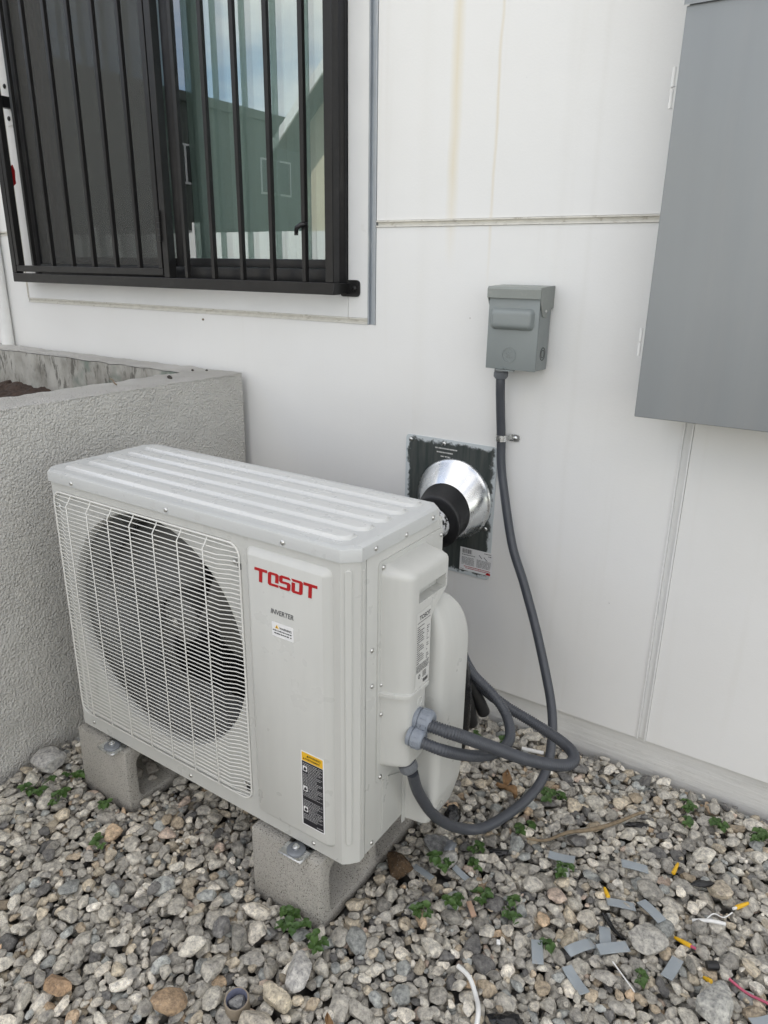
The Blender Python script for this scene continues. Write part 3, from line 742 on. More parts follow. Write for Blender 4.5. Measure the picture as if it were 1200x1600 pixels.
# vertical beads on the corner post
for (x, y, wd) in ((.8865, .0075, .0068), (.9005, .034, .0022)):
    mb = AMB(); d = Vector((1, .95, 0)).normalized() if wd > .004 else Vector((0, 1, 0)); nrm = Vector((.62, -.78, 0)) if wd > .004 else Vector((1, 0, 0)); ls = []
    for r_, h_ in ((1, -.002), (1, .0007), (.72, .0019)):
        ls.append([tuple(Vector((x, y, 0)) + d * (wd * r_ * math.cos(2 * PI * k / 24)) + nrm * h_ + Vector((0, 0, .355 + (.298 if math.sin(2 * PI * k / 24) > 0 else -.298) + wd * r_ * math.sin(2 * PI * k / 24)))) for k in range(24)])
    mb.loft(ls, True, False, True); mb.a().build('bead', 'cream', ac, 30)
# raised control panel
def frustum_xz(x0, x1, z0, z1, r, lev):       # lev: list of (inset, y)
    mb = AMB(); mb.loft([[(p[0], y, p[1]) for p in rrect(x0 + i, x1 - i, z0 + i, z1 - i, max(.003, r - i), 5)] for i, y in lev], True, False, True); return mb
frustum_xz(.650, .858, .030, .657, .017, ((0, .001), (.0012, -.002), (.0125, -.0115), (.0150, -.0128))).a().build('service_panel', 'cream', ac, 30)
PF = -.0129
# lid with ribs
def outline(o, ch): # chamfered plan outline grown by o
    x0, x1, y0, y1 = -o, W_ + o, -o, D_ + o
    return [(x0 + ch, y0), (x1 - ch, y0), (x1, y0 + ch), (x1, y1 - ch), (x1 - ch, y1), (x0 + ch, y1), (x0, y1 - ch), (x0, y0 + ch)]
mb = AMB()
mb.loft([[(x, y, z) for x, y in outline(o, c)] for o, z, c in ((-.0005, .6756, .027), (.0048, .6744, .028), (.0048, .6962, .028), (.0034, .6990, .0275), (-.0055, .7022, .025), (-.008, .7018, .024))], True, False, True)
lid = mb.a().build('lid', 'lid', ac, 32)
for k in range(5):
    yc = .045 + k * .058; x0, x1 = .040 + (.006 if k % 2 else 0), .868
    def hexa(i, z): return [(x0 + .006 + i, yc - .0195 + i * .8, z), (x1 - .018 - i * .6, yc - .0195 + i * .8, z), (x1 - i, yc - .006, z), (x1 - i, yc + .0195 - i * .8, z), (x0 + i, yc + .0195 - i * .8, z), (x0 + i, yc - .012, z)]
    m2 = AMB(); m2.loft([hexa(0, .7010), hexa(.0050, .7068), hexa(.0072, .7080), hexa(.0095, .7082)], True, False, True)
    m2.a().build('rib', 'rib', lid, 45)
# fan guard
gd = MB(); rr = rrect(G[0] + .003, G[1] - .003, G[2] + .003, G[3] - .003, .026, 6)
gd.tube([A(p[0], -.0015, p[1]) for p in rr + rr[:1]], .0024, 8, False)
guard = gd.build('fan_guard', 'wire', ac, 60)
wires = {}
def hwire(z, peak, xl, xr):
    key = (round(peak, 4), xl, xr)
    if key not in wires:
        pts = [(xl, -.0012), (xl + .022, -.0035), (xl + .046, -peak), (xr - .050, -peak), (xr - .025, -.0040), (xr, -.0012)]
        o = MB().tube([(p[0], p[1], 0) for p in pts], .00120, 6, True).build('wire', 'wire', None, 60); wires[key] = o.data; bpy.data.objects.remove(o)
    put('wire', wires[key], A(0, 0, z), (0, 0, 0), guard)
nW = 60
for k in range(nW):
    z = .050 + k * (.643 - .050) / (nW - 1)
    if z > .640: hwire(z, .0030, .034, .628)
    elif z > .624: hwire(z, .0030 + (.640 - z) / .016 * .011, .034, .628)
    elif z < .062: hwire(z, .009, .034, .628)
    else: hwire(z, .0140, .031, .631)
vm = None
for k in range(7):
    x = .098 + .0745 * k
    if vm is None:
        o = MB().tube([(0, -.002, .649), (0, -.0040, .644), (0, -.0160, .628), (0, -.0162, .060), (0, -.008, .048), (0, -.002, .041)], .0014, 6, True).build('wire', 'wire', None, 60); vm = o.data; bpy.data.objects.remove(o)
    put('wire', vm, A(x, 0, 0), (0, 0, 0), guard)
# fan
fan = MB().lathe([(0, -.012), (.035, -.010), (.058, .004), (.062, .05), (.055, .06)], A(CXF, .085, CZF), (0, 1, 0), 32, True, True).build('fan', 'fan', ac, 40)
def blade(a0):
    mb = MB(); loops = []
    for j in range(11):
        t = j / 10; r = .058 + t * (.262 - .058); span = math.radians(46 + 28 * math.sin(PI * min(1, t * .95 + .05))); sweep = math.radians(38) * t ** 1.4
        row = []
        for i in range(15):
            s_ = i / 14; th = a0 + sweep + (s_ - .5) * span; edge = (1 - (2 * abs(s_ - .5)) ** 6 * .06 * t)
            row.append(A(CXF + r * edge * math.cos(th), .150 - .085 * s_ + .012 * math.sin(PI * s_), CZF + r * edge * math.sin(th)))
        loops.append(row)
    mb.loft(loops, False); return mb
for k in range(3):
    o = blade(math.radians(228 + 120 * k)).build('blade', 'fan', fan, 60); md = o.modifiers.new('thick', 'SOLIDIFY'); md.thickness = .003
AMB().lathe([(.006, -.002), (.011, .0), (.011, .006)], (CXF, .068, CZF), (0, 1, 0), 6, True).a().build('fan_nut', 'screw', ac)
# screws
def dome(r=.0052, h=.0034):
    mb = MB().lathe([(r * 1.0, 0), (r, .0008), (r * .92, h * .45), (r * .62, h * .85), (r * .2, h), (0.0002, h)], (0, 0, 0), (0, 0, 1), 14); o = mb.build('screw', 'screw', None, 50); d = o.data; bpy.data.objects.remove(o); return d
SCR = dome()
def scr(x, y, z, face):
    rot = {'f': (PI / 2, 0, 0), 's': (0, PI / 2, 0), 'u': (0, 0, 0)}[face]
    put('screw', SCR, A(x, y, z), rot, ac)
for x, z in ((.113, .6835), (.432, .6835), (.747, .6835)): scr(x, -.0047, z, 'f')
for x, z in ((.069, .018), (.432, .016), (.801, .0145)): scr(x, 0, z, 'f')
for x, z in ((.045, .613), (.615, .611), (.058, .088), (.607, .077)): scr(x, .001, z, 'f')
for y, z in ((.067, .686), (.171, .680), (.273, .686)): scr(.9047, y, z, 's')
for y, z in ((.063, .478), (.064, .399), (.068, .017), (.300, .02)): scr(.9006, y, z, 's')
for y, z in ((.094, .639), (.312, .637), (.093, .501), (.093, .389), (.093, .321), (.093, .170)): scr(.9036, y, z, 's')
# clips of the guard
for x, z in ((.628, .605), (.618, .071)): AMB().box(x - .002, x + .006, -.002, .004, z - .006, z + .006).a().build('clip', 'inside', ac)
# terminal cover on the side
X1 = W_
AMB().prism([(p[0], p[1]) for p in rrect(.080, .320, .158, .652, .010, 3)], YZ, X1 + .0008, X1 + .0034).a().build('cover_plate', 'cream', ac, 40)
def bulge(levels, prof_y, slot=None):
    mb = AMB(); n = None; rows = []
    for z, k, yr, y0 in levels:
        dx = .056 * k; fl = yr - .012
        ysl = [y0 - .017, y0 - .013, y0 - .008, y0, y0 + .006, y0 + .014, y0 + .028]
        dxs = [.0, .22, .50, .82, .95, 1.0, 1.0]
        row = [(X1 + .0030 + dx * d, y, z) for y, d in zip(ysl, dxs)]
        ye = .236 if slot else y0 + .045
        row += [(X1 + .003 + dx, min(ye, fl), z), (X1 + .003 + dx, fl, z), (X1 + .003 + dx * .96, fl + .006, z), (X1 + .003 + dx * .80, yr - .001, z), (X1 + .003, yr, z)]
        rows.append(row)
    return rows
def rows_mesh(rows, cap0=True, cap1=True, hole=None, depth=.022):
    mb = AMB(); n = len(rows[0]); vs = [p for r in rows for p in r]; fs = []
    for k in range(len(rows) - 1):
        for i in range(n - 1):
            if hole and k in hole[0] and i in hole[1]: continue
            fs.append((k * n + i, k * n + i + 1, (k + 1) * n + i + 1, (k + 1) * n + i))
    if cap0: fs.append(tuple(range(n)))
    if cap1: fs.append(tuple((len(rows) - 1) * n + i for i in range(n)))
    mb.add(vs, fs)
    if hole:
        k0, k1 = min(hole[0]), max(hole[0]) + 1; i0, i1 = min(hole[1]), max(hole[1]) + 1
        q = [rows[k0][i0], rows[k0][i1], rows[k1][i1], rows[k1][i0]]; q2 = [(p[0] - depth, p[1], p[2]) for p in q]
        mb.loft([q, q2], True, False, True)
    return mb
ztop = [(.374, 1.0, .184, .107), (.40, 1, .184, .107), (.45, 1, .184, .106), (.500, 1, .187, .105), (.520, 1, .196, .105), (.535, 1, .212, .105), (.547, 1, .232, .105), (.556, 1, .247, .105), (.5615, 1, .252, .105),
        (.564, 1, .253, .105), (.592, 1, .254, .105), (.600, 1, .254, .105), (.616, 1, .254, .105), (.622, .985, .254, .105), (.627, .94, .253, .106), (.631, .80, .252, .108), (.634, .5, .250, .110), (.638, .18, .249, .112), (.641, .0, .249, .113)]
rows = bulge(ztop, None, True)
cov = rows_mesh(rows, True, True, ((9,), (6,))).a().build('terminal_cover', 'cream', ac, 40)
zl = [(.196, .55, .178, .114), (.199, .85, .181, .110), (.204, .97, .182, .108), (.212, 1, .182, .108), (.366, 1, .182, .108)]
low = rows_mesh([[(p[0] - .002, p[1], p[2]) for p in r] for r in bulge(zl, None)], True, True).a().build('wiring_box', 'cream', ac, 40)
zlip = [(.3655, 1.0, .186, .103), (.3668, 1.05, .188, .101), (.374, 1.05, .188, .101), (.3755, 1.0, .186, .103)]
rows_mesh(bulge(zlip, None), True, True).a().build('seam_lip', 'cream', cov, 40)
for (y, z, r) in ((.152, .340, .0105), (.150, .300, .0105)):
    AMB().lathe([(r, -.0022), (r, .0004), (r - .0015, .0012), (r - .003, .0004), (r - .003, -.002)], (X1 + .057, y, z), (1, 0, 0), 22, False, True).a().build('knockout', 'cream', low, 40)
# valve cover behind it
def vrow(z, dx, y0, y1, rr=.022):
    pts = [(X1 + .0008, y0 - .012), (X1 + .0032, y0 - .010), (X1 + .0034, y0 - .002), (X1 + dx * .25, y0 + .001)]
    for k in range(6):
        a = PI / 2 * k / 5; pts.append((X1 + dx - rr + rr * math.sin(a), y0 + .004 + rr - rr * math.cos(a)))
    for k in range(6):
        a = PI / 2 * k / 5; pts.append((X1 + dx - rr + rr * math.cos(a), y1 - rr + rr * math.sin(a)))
    pts.append((X1 + .001, y1)); return [(x, y, z) for x, y in pts]
vr = []
for k in range(13):
    t = k / 12; z = -.012 + t * .12; vr.append(vrow(z, .056 + .018 * min(1, t * 1.6) ** .7, .200, .318 + .020 * min(1, t * 1.2), .020))
for z in (.15, .25, .34, .40): vr.append(vrow(z, .075, .200, .338))
for k in range(1, 12):
    a = PI / 2 * k / 12; vr.append(vrow(.40 + .135 * math.sin(a), .024 + .051 * math.cos(a), .200 + .01 * math.sin(a), .250 + .088 * math.cos(a), min(.022, .012 + .010 * math.cos(a))))
mb = rows_mesh(vr, True, True)
mb.a().build('valve_cover', 'cream', ac, 40)
AMB().box(X1 + .0008, X1 + .003, .186, .1985, -.018, .142).a().build('valve_flange', 'cream', ac)
AMB().prism([(.125, .150), (.190, .120), (.190, .115), (.125, .143)], YZ, X1 + .0008, X1 + .003).prism([(.105, .02), (.109, .02), (.109, .152), (.105, .152)], YZ, X1 + .0008, X1 + .0026).a().build('side_crease', 'cream', ac)
# feet
for xa in (.128, .735):
    f_ = AMB(); f_.bbox(xa, xa + .062, -.040, .06, -.0135, -.0105, .001)
    f_.prism([(p[0], p[1]) for p in rrect(xa + .002, xa + .060, -.038, .01, .008, 4)], XY, -.0104, -.0088)
    f_.box(xa + .004, xa + .058, .012, .05, -.0104, .0005)
    ft = f_.a().build('foot_bracket', 'galvb', ac, 40)
    MB().lathe([(.0205, 0), (.0205, .002), (.0190, .0035), (.010, .0045), (.008, .0045)], A(xa + .031, -.016, -.0087), (0, 0, 1), 26, True, True).build('washer', 'washer', ft, 40)
    MB().lathe([(.0075, 0), (.0075, .004), (.0045, .005), (.0045, .009), (.004, .0095)], A(xa + .031, -.016, -.0045), (0, 0, 1), 10, True, True).build('bolt', 'galvb', ft, 40)

# --- print on the front: logo, word, stickers
def fr(x0, z0): return lambda u, v, h: A(x0 + u, PF - .0004 - h, z0 + v)
def strokes(name, polys, m, x0, z0, s, parent, sh=.0):
    mb = MB()
    for P in polys: mb.prism([(p[0] + sh * p[1], p[1]) for p in P], lambda a, b, h: A(x0 + a * s, PF - h, z0 + b * s * .72), -.0002, .0007)
    return mb.build(name, m, parent)
T0 = [(0, 10), (0, 8), (3, 8), (3, 0), (5, 0), (5, 8), (8, 8), (8, 10)]
LOGO = []
def at(P, dx): return [(x + dx, y) for x, y in P]
LOGO.append(at(T0, 0))
LOGO += [at(P, 8.6) for P in ([(1, 9.8), (0, 8.8), (0, 1), (1, 0), (6.6, 0), (6.6, 1.7), (2, 1.7), (2, 8.1), (4.6, 8.1), (4.6, 3.0), (6.6, 3.0), (6.6, 8.8), (5.6, 9.8)],)]
LOGO += [at(P, 15.6) for P in ([(1.2, 9.8), (0, 8.8), (0, 5.4), (1, 4.2), (4.9, 4.2), (4.9, 1.7), (-.2, 1.7), (.8, 0), (6, 0), (6.9, 1), (6.9, 4.9), (5.9, 5.9), (2, 5.9), (2, 8.1), (6.9, 8.1), (6.0, 9.8)],)]
LOGO += [at(P, 23.2) for P in ([(0, 7.2), (0, 1), (1, 0), (5.6, 0), (6.6, 1), (6.6, 8.8), (5.6, 9.8), (-.2, 9.8), (.6, 8.1), (4.6, 8.1), (4.6, 1.7), (2, 1.7), (2, 7.2)],)]
LOGO.append(at(T0, 30.2))
strokes('logo', LOGO, 'red', .680, .5935, .151 / 38.2, ac, .05)
text_obj('wordmark', 'INVERTER', .0148, 'inkg', ac, fr(.718, .5355), bold=.00012, shear=.18, sx=.86)
st = MB().prism(rrect(.7205, .7735, .4880, .5185, .001, 1), lambda a, b, h: A(a, PF - h, b), .0, .0004).build('warning_sticker', 'label', ac)
F2 = lambda x0, z0: (lambda u, v, h: A(x0 + u, PF - .0007 - h * .2, z0 + v))
text_obj('warning_text', 'WARNING', .0062, 'ink', st, F2(.7395, .5065), bold=.00012)
mb = MB()
def dashes(mb, fn, a0, a1, b0, h, rnd, fill=.82, wmin=.0015, wmax=.006, hh=.55):
    a = a0
    while a < a1 - wmin:
        w2 = min(rnd.uniform(wmin, wmax), a1 - a)
        mb.add([fn(a, b0), fn(a + w2, b0), fn(a + w2, b0 + h * hh), fn(a, b0 + h * hh)], [(0, 1, 2, 3)]); a += w2 + rnd.uniform(.0006, .0014)
        if rnd.random() > fill + .15: a += .002
rd = random.Random(3)
fn = lambda a, b: A(a, PF - .0008, b)
dashes(mb, fn, .723, .7715, .5005, .0042, rd); dashes(mb, fn, .726, .769, .4945, .0042, rd)
mb.build('small_print', 'ink', st, fix=False)
MB().prism([(.7285, .5062), (.7375, .5062), (.733, .5138)], lambda a, b, h: A(a, PF - h, b), .0005, .0009).build('warning_triangle', 'yellow', st)
MB().prism([(.7322, .5075), (.7338, .5075), (.7334, .5112), (.7326, .5112)], lambda a, b, h: A(a, PF - h, b), .00095, .0012).build('exclamation', 'ink', st)
# tall black caution label
bs = MB().prism(rrect(.7835, .8415, .0685, .2510, .002, 2), lambda a, b, h: A(a, PF - h, b), .0, .0004).build('caution_label', 'label', ac)
MB().prism(rrect(.7862, .8388, .0712, .2275, .0008, 1), lambda a, b, h: A(a, PF - h, b), .0005, .0007).build('black_field', 'ink', bs)
MB().prism(rrect(.7862, .8388, .2285, .2485, .0008, 1), lambda a, b, h: A(a, PF - h, b), .0005, .0007).build('yellow_header', 'yellow', bs)
text_obj('header_text', 'WARNING', .0068, 'ink', bs, lambda u, v, h: A(.8040 + u, PF - .0009 - h * .2, .2400 + v), bold=.00012, sx=.9)
text_obj('header_text', 'AVERTISSEMENT', .0058, 'ink', bs, lambda u, v, h: A(.7945 + u, PF - .0009 - h * .2, .2325 + v), bold=.0001, sx=.88)
for xx, zz, k in ((.7985, .2398, .0056), (.789, .2322, .0048)): MB().prism([(xx, zz), (xx + k, zz), (xx + k / 2, zz + k * .9)], lambda a, b, h: A(a, PF - h, b), .0008, .0010).build('warning_triangle', 'ink', bs)
mb = MB(); z = .2225
pics = (.204, .155, .104)
while z > .084:
    xl = .788 + (.0135 if any(p - .002 < z + .002 < p + .0145 for p in pics) else 0)
    if not (.133 < z < .140): dashes(mb, fn, xl, .8370 - rd.choice((0, 0, .004, .012)), z, .0034, rd, wmax=.005, hh=.24)
    z -= .0036
dashes(mb, fn, .822, .8365, .0755, .003, rd, wmax=.003)
mb.build('small_print', 'label', bs, fix=False)
for p in pics:
    q = MB().prism(rrect(.7882, .7995, p, p + .0125, .001, 1), lambda a, b, h: A(a, PF - h, b), .0008, .0010).build('pictogram', 'label', bs)
    MB().prism([(.7900, p + .002), (.7960, p + .002), (.7985, p + .006), (.7940, p + .0108), (.7912, p + .007)], lambda a, b, h: A(a, PF - h, b), .0011, .0013).build('pictogram_mark', 'ink', q)
# rating plate on the side cover
RX = X1 + .003 + .056 + .0004
ra = MB().prism([(.1265, .377), (.1800, .377), (.1800, .545), (.1265, .545)], lambda a, b, h: A(RX + h, a, b), 0, .0003).build('rating_plate', 'labelg', ac)
text_obj('rating_name', 'TOSOT', .0125, 'ink', ra, lambda u, v, h: A(RX + .0006 + h * .2, .1360 + u, .5280 + v), bold=.0003)
mb = MB(); fs_ = lambda a, b: A(RX + .0006, a, b); z = .520
dashes(mb, fs_, .129, .177, .522, .003, rd)
z = .513
while z > .432:
    dashes(mb, fs_, .1290, .1290 + rd.choice((.010, .016, .022, .026)), z, .0036, rd)
    if rd.random() < .75: dashes(mb, fs_, .1655, .1655 + rd.choice((.004, .007, .009)), z, .0036, rd)
    z -= .0047
z = .428
while z > .412: dashes(mb, fs_, .129, .177, z, .0028, rd); z -= .0029
for k in range(16): mb.add([fs_(.156 + k * .0012, .383), fs_(.1567 + k * .0012, .383), fs_(.1567 + k * .0012, .391), fs_(.156 + k * .0012, .391)], [(0, 1, 2, 3)])
for k in range(5): dashes(mb, fs_, .154, .168, .396 + k * .0030, .0026, rd)
for k in range(24):
    a, a2 = 2 * PI * k / 24, 2 * PI * (k + 1) / 24
    mb.add([fs_(.141 + .004 * math.cos(a), .4025 + .005 * math.sin(a)), fs_(.141 + .004 * math.cos(a2), .4025 + .005 * math.sin(a2)), fs_(.141 + .0022 * math.cos(a2), .4025 + .003 * math.sin(a2)), fs_(.141 + .0022 * math.cos(a), .4025 + .003 * math.sin(a))], [(0, 1, 2, 3)])
mb.build('small_print', 'ink', ra, fix=False)
#@@WALLTHINGS
# ================================================================== SECURITY GRILLE
GRY = -.085                     # front plane of the grille
gr = tag(empty('window_grille', (-1.15, GRY, 1.28)), 'black steel security bars with hinged gate over the window', 'window grille')
GT = 2.60
def bar(x0, x1, y0, y1, z0, z1, name, parent=gr, r=.0015, m='blackm'): return MB().bbox(x0, x1, y0, y1, z0, z1, r, 1).build(name, m, parent, 40)
bar(-1.992, -.337, GRY, GRY + .032, 1.283, 1.317, 'rail'); bar(-1.992, -.337, GRY, GRY + .032, GT, GT + .034, 'rail')
for x0, x1 in ((-1.992, -1.962), (-1.068, -1.040), (-.369, -.339)): bar(x0, x1, GRY + .0005, GRY + .0315, 1.3172, GT - .0002, 'post')
for k in range(5): x = -.971 + .1275 * k; bar(x, x + .0155, GRY + .006, GRY + .0215, 1.3172, GT - .0002, 'bar')
gate = bar(-1.960, -1.0745, GRY + .001, GRY + .026, 1.3235, 1.347, 'gate')
bar(-1.960, -1.0745, GRY + .001, GRY + .026, GT - .03, GT - .006, 'gate_rail', gate)
bar(-1.960, -1.938, GRY + .001, GRY + .026, 1.3472, GT - .0302, 'gate_stile', gate); bar(-1.0965, -1.0745, GRY + .001, GRY + .026, 1.3472, GT - .0302, 'gate_stile', gate)
for k in range(6): x = -1.856 + .129 * k; bar(x, x + .0155, GRY + .005, GRY + .0205, 1.3472, GT - .0302, 'bar', gate)
SCRB = SCR.copy(); SCRB.materials.clear(); SCRB.materials.append(M['blackm'])
hg = MB()
for k in range(5): hg.lathe([(.0075, 0), (.0075, .0185)], (-1.0715, GRY - .004, 1.434 + k * .0196), (0, 0, 1), 12, True, True)
hg.box(-1.088, -1.0725, GRY - .004, GRY + .0008, 1.436, 1.53); hg.build('hinge', 'blackm', gate, 40)
for zb_, xo in ((1.285, -.339), (2.4, -.339)):      # arms back to the wall, with bolted plates
    a_ = bar(xo - .030, xo - .001, GRY + .0325, -.0045, zb_, zb_ + .030, 'wall_arm')
    mb = MB().prism(rrect(-.372, -.300, zb_ - .008, zb_ + .040, .012, 4), XZ, -.0085, -.0035); pt = mb.build('mounting_plate', 'blackm', a_, 40)
    put('bolt', SCRB, (-.318, -.0085, zb_ + .016), (PI / 2, 0, 0), pt, (1.5, 1.5, 1.5))
a_ = bar(-1.990, -1.964, GRY + .0325, -.0045, 1.925, 1.965, 'wall_arm')
mb = MB().prism(rrect(-2.016, -1.972, 1.868, 2.030, .003, 2), XZ, -.0065, -.0035); pt = mb.build('mounting_plate', 'trimw', a_, 40)
for zz in (1.893, 2.005):
    b_ = put('bolt', SCRB, (-1.994, -.0066, zz), (PI / 2, 0, 0), pt, (1.7, 1.7, 1.7))
# bits caught on the bars
rt = MB(); rt.prism([(-1.975, 1.700), (-1.952, 1.722), (-1.948, 1.655), (-1.958, 1.645)], lambda a, b, h: (a, GRY + .034 + h + (a + 1.96) * .6, b), 0, .002)
rt.prism([(-1.952, 1.722), (-1.942, 1.70), (-1.948, 1.655)], lambda a, b, h: (a, GRY + .040 + h, b), 0, .0015)
tag(rt.build('plastic_tag', 'redp'), 'small red plastic tag on the left post of the window bars', 'tag')
tp = MB().tube([(-.478, GRY + .004, 1.455), (-.470, GRY - .004, 1.468), (-.452, GRY - .004, 1.476), (-.446, GRY + .008, 1.480), (-.455, GRY + .026, 1.474), (-.466, GRY + .018, 1.464)], lambda t: .0075 - .004 * abs(t - .4), 7)
tp.box(-.484, -.470, GRY + .002, GRY + .004, 1.448, 1.462)
tag(tp.build('tape_scrap', 'bplast', None, 60), 'black tape scrap wrapped on a window bar near the right end', 'tape')

# ================================================================== DISCONNECT SWITCH BOX
DX0, DX1, DZ0, DZ1, DYF = .164, .302, 1.116, 1.300, -.085
dc = tag(empty('disconnect_box', (.233, 0, DZ0)), 'small grey electrical disconnect box with raised handle pocket on the wall', 'electrical box')
MB().bbox(DX0 + .004, DX1 - .003, DYF + .004, -.0005, DZ0 + .004, DZ1 + .014, .002).build('body', 'discgrey', dc, 40)
cv = MB().bbox(DX0, DX1, DYF - .001, DYF + .0035, DZ0, DZ1 + .002, .0012).box(DX1 - .0015, DX1 + .0005, DYF + .003, -.012, DZ0 + .001, DZ1 - .034).box(DX0 - .0005, DX0 + .0015, DYF + .003, -.012, DZ0 + .001, DZ1 - .034)
cover = cv.build('cover', 'discgrey', dc, 40)
hd = MB().prism([(DYF - .008, DZ1 - .006), (DYF - .009, DZ1 + .016), (DYF - .004, DZ1 + .0215), (-.001, DZ1 + .0245), (-.001, DZ1 + .020), (DYF - .002, DZ1 + .017), (DYF - .0045, DZ1 - .006)], YZ, DX0 - .003, DX1 + .003)
hd.prism([(DYF - .006, DZ1 + .017), (DYF - .004, DZ1 - .008), (DYF + .016, DZ1 - .048), (DYF + .036, DZ1 - .052), (DYF + .050, DZ1 - .035), (-.002, DZ1 - .030), (-.002, DZ1 + .021)], YZ, DX1 + .0012, DX1 + .0034)
hd.prism([(DYF - .006, DZ1 + .017), (DYF - .004, DZ1 - .008), (DYF + .016, DZ1 - .040), (DYF + .036, DZ1 - .044), (-.002, DZ1 - .030), (-.002, DZ1 + .021)], YZ, DX0 - .0034, DX0 - .0012)
hd.build('hood', 'hood', dc, 40)
def pillow(x0, x1, z0, z1, r, lev, y): 
    mb = MB(); mb.loft([[(p[0], y - d, p[1]) for p in rrect(x0 + i, x1 - i, z0 + i, z1 - i, max(.002, r - i * .6), 6)] for i, d in lev], True, False, True); return mb
pillow(.172, .291, 1.216, 1.270, .013, ((0, -.0005), (.0012, .002), (.005, .010), (.008, .0135), (.012, .015), (.016, .0155)), DYF - .001).build('handle_pocket', 'discgrey', cover, 50)
em = MB()
ring = [(.2285 + .0185 * math.cos(2 * PI * k / 40), DYF - .0014, 1.153 + .0185 * math.sin(2 * PI * k / 40)) for k in range(41)]; em.tube(ring, .0010, 6, False)
ring = [(.2285 + .0155 * math.cos(2 * PI * k / 40), DYF - .0012, 1.153 + .0155 * math.sin(2 * PI * k / 40)) for k in range(41)]
for a0 in (0, 1, 2, 3):          # flourishes round the rim
    em.tube([(.2285 + (.0165 - .0035 * math.sin(PI * t / 8)) * math.cos(a0 * PI / 2 + .4 + t * .14), DYF - .0012, 1.153 + (.0165 - .0035 * math.sin(PI * t / 8)) * math.sin(a0 * PI / 2 + .4 + t * .14)) for t in range(9)], .0006, 5, False)
def script(pts): em.tube([(.2285 + x * .001, DYF - .0013, 1.153 + z * .001) for x, z in pts], .0008, 6, True, sub=4)
script([(-1, 6), (-4, 8), (-7, 5), (-5, 1), (-1, 3), (-2, -1), (-5, -6), (-8, -4), (-5, -2), (0, -1)])
script([(7, 6), (4, 8), (1, 5), (4, 2), (6, 3), (3, 2), (0, -2), (2, -6), (6, -6), (9, -2)])
em.build('emblem', 'discgrey', cover, 60)
MB().box(.196, .244, DYF - .006, DYF + .008, DZ0 - .0035, DZ0 - .0008).tube([(.213, DYF - .003, DZ0), (.214, DYF - .003, DZ0 + .005), (.222, DYF - .003, DZ0 + .005), (.223, DYF - .003, DZ0)], .0011, 6).build('hasp', 'discgrey', dc)
MB().lathe([(.0165, -.0005), (.0165, .0006), (.0155, .0008), (.0150, .0002)], (DX1 + .0006, -.045, 1.158), (1, 0, 0), 28).build('knockout', 'inside', dc, 40)
MB().lathe([(.0105, -.0005), (.0105, .0006), (.0097, .0007), (.0093, .0002)], (DX1 + .0006, -.045, 1.158), (1, 0, 0), 24).build('knockout', 'inside', dc, 40)
put('screw', SCR, (DX1 + .003, -.052, DZ1 - .036), (0, PI / 2, 0), dc, (.8, .8, .8))
ft = MB().lathe([(.0175, 0), (.0180, .003), (.0180, .012), (.0172, .0125), (.0185, .0135), (.0185, .026), (.0150, .031), (.0135, .031)], (.192, -.047, DZ0 + .0005), (0, 0, -1), 20, True, True)
for k in range(10):
    a = 2 * PI * k / 10; ft.box(.192 + .0178 * math.cos(a) - .0012, .192 + .0178 * math.cos(a) + .0012, -.047 + .0178 * math.sin(a) - .0012, -.047 + .0178 * math.sin(a) + .0012, DZ0 - .025, DZ0 - .014)
tag(ft.build('conduit_fitting', 'fitd', None, 40), 'grey conduit fitting under the small disconnect box', 'fitting')

# ================================================================== LARGE CABINET
cb = tag(empty('meter_cabinet', (.95, 0, 1.056)), 'tall grey steel electrical cabinet mounted at the upper right of the wall', 'electrical cabinet')
KX0, KX1, KZ0, KZ1, KY = .590, 1.35, 1.056, 1.852, -.200
MB().bbox(KX0 + .003, KX1 - .003, KY + .006, -.006, KZ0 + .002, KZ1 + .3, .002).build('body', 'boxgrey', cb, 40)
MB().bbox(KX0, KX1, KY - .0015, KY + .0055, KZ0, KZ1 - .014, .0025, 3).build('door', 'boxgrey', cb, 40)
MB().prism([(KY - .006, KZ1 - .014), (KY - .004, KZ1 - .012), (KY - .004, KZ1 + .30), (-.002, KZ1 + .32), (-.002, KZ1 + .302), (KY + .004, KZ1 + .30), (KY + .004, KZ1 - .010)], YZ, KX0 - .004, KX1 + .004).build('rain_hood', 'boxgrey', cb, 40)
for z0, z1 in ((1.672, 1.745), (1.186, 1.245)):
    hm = (z0 + z1) / 2
    h_ = MB().box(KX0 - .016, KX0 + .002, -.170, -.166, hm + .002, z1).box(KX0 - .016, KX0 + .002, -.170, -.166, z0, hm - .002)
    for za, zb_ in ((z0, hm - .002), (hm + .002, z1)): h_.lathe([(.0045, 0), (.0045, zb_ - za)], (KX0 - .015, -.168, za), (0, 0, 1), 10, True, True)
    h_.build('hinge', 'white', cb, 40)

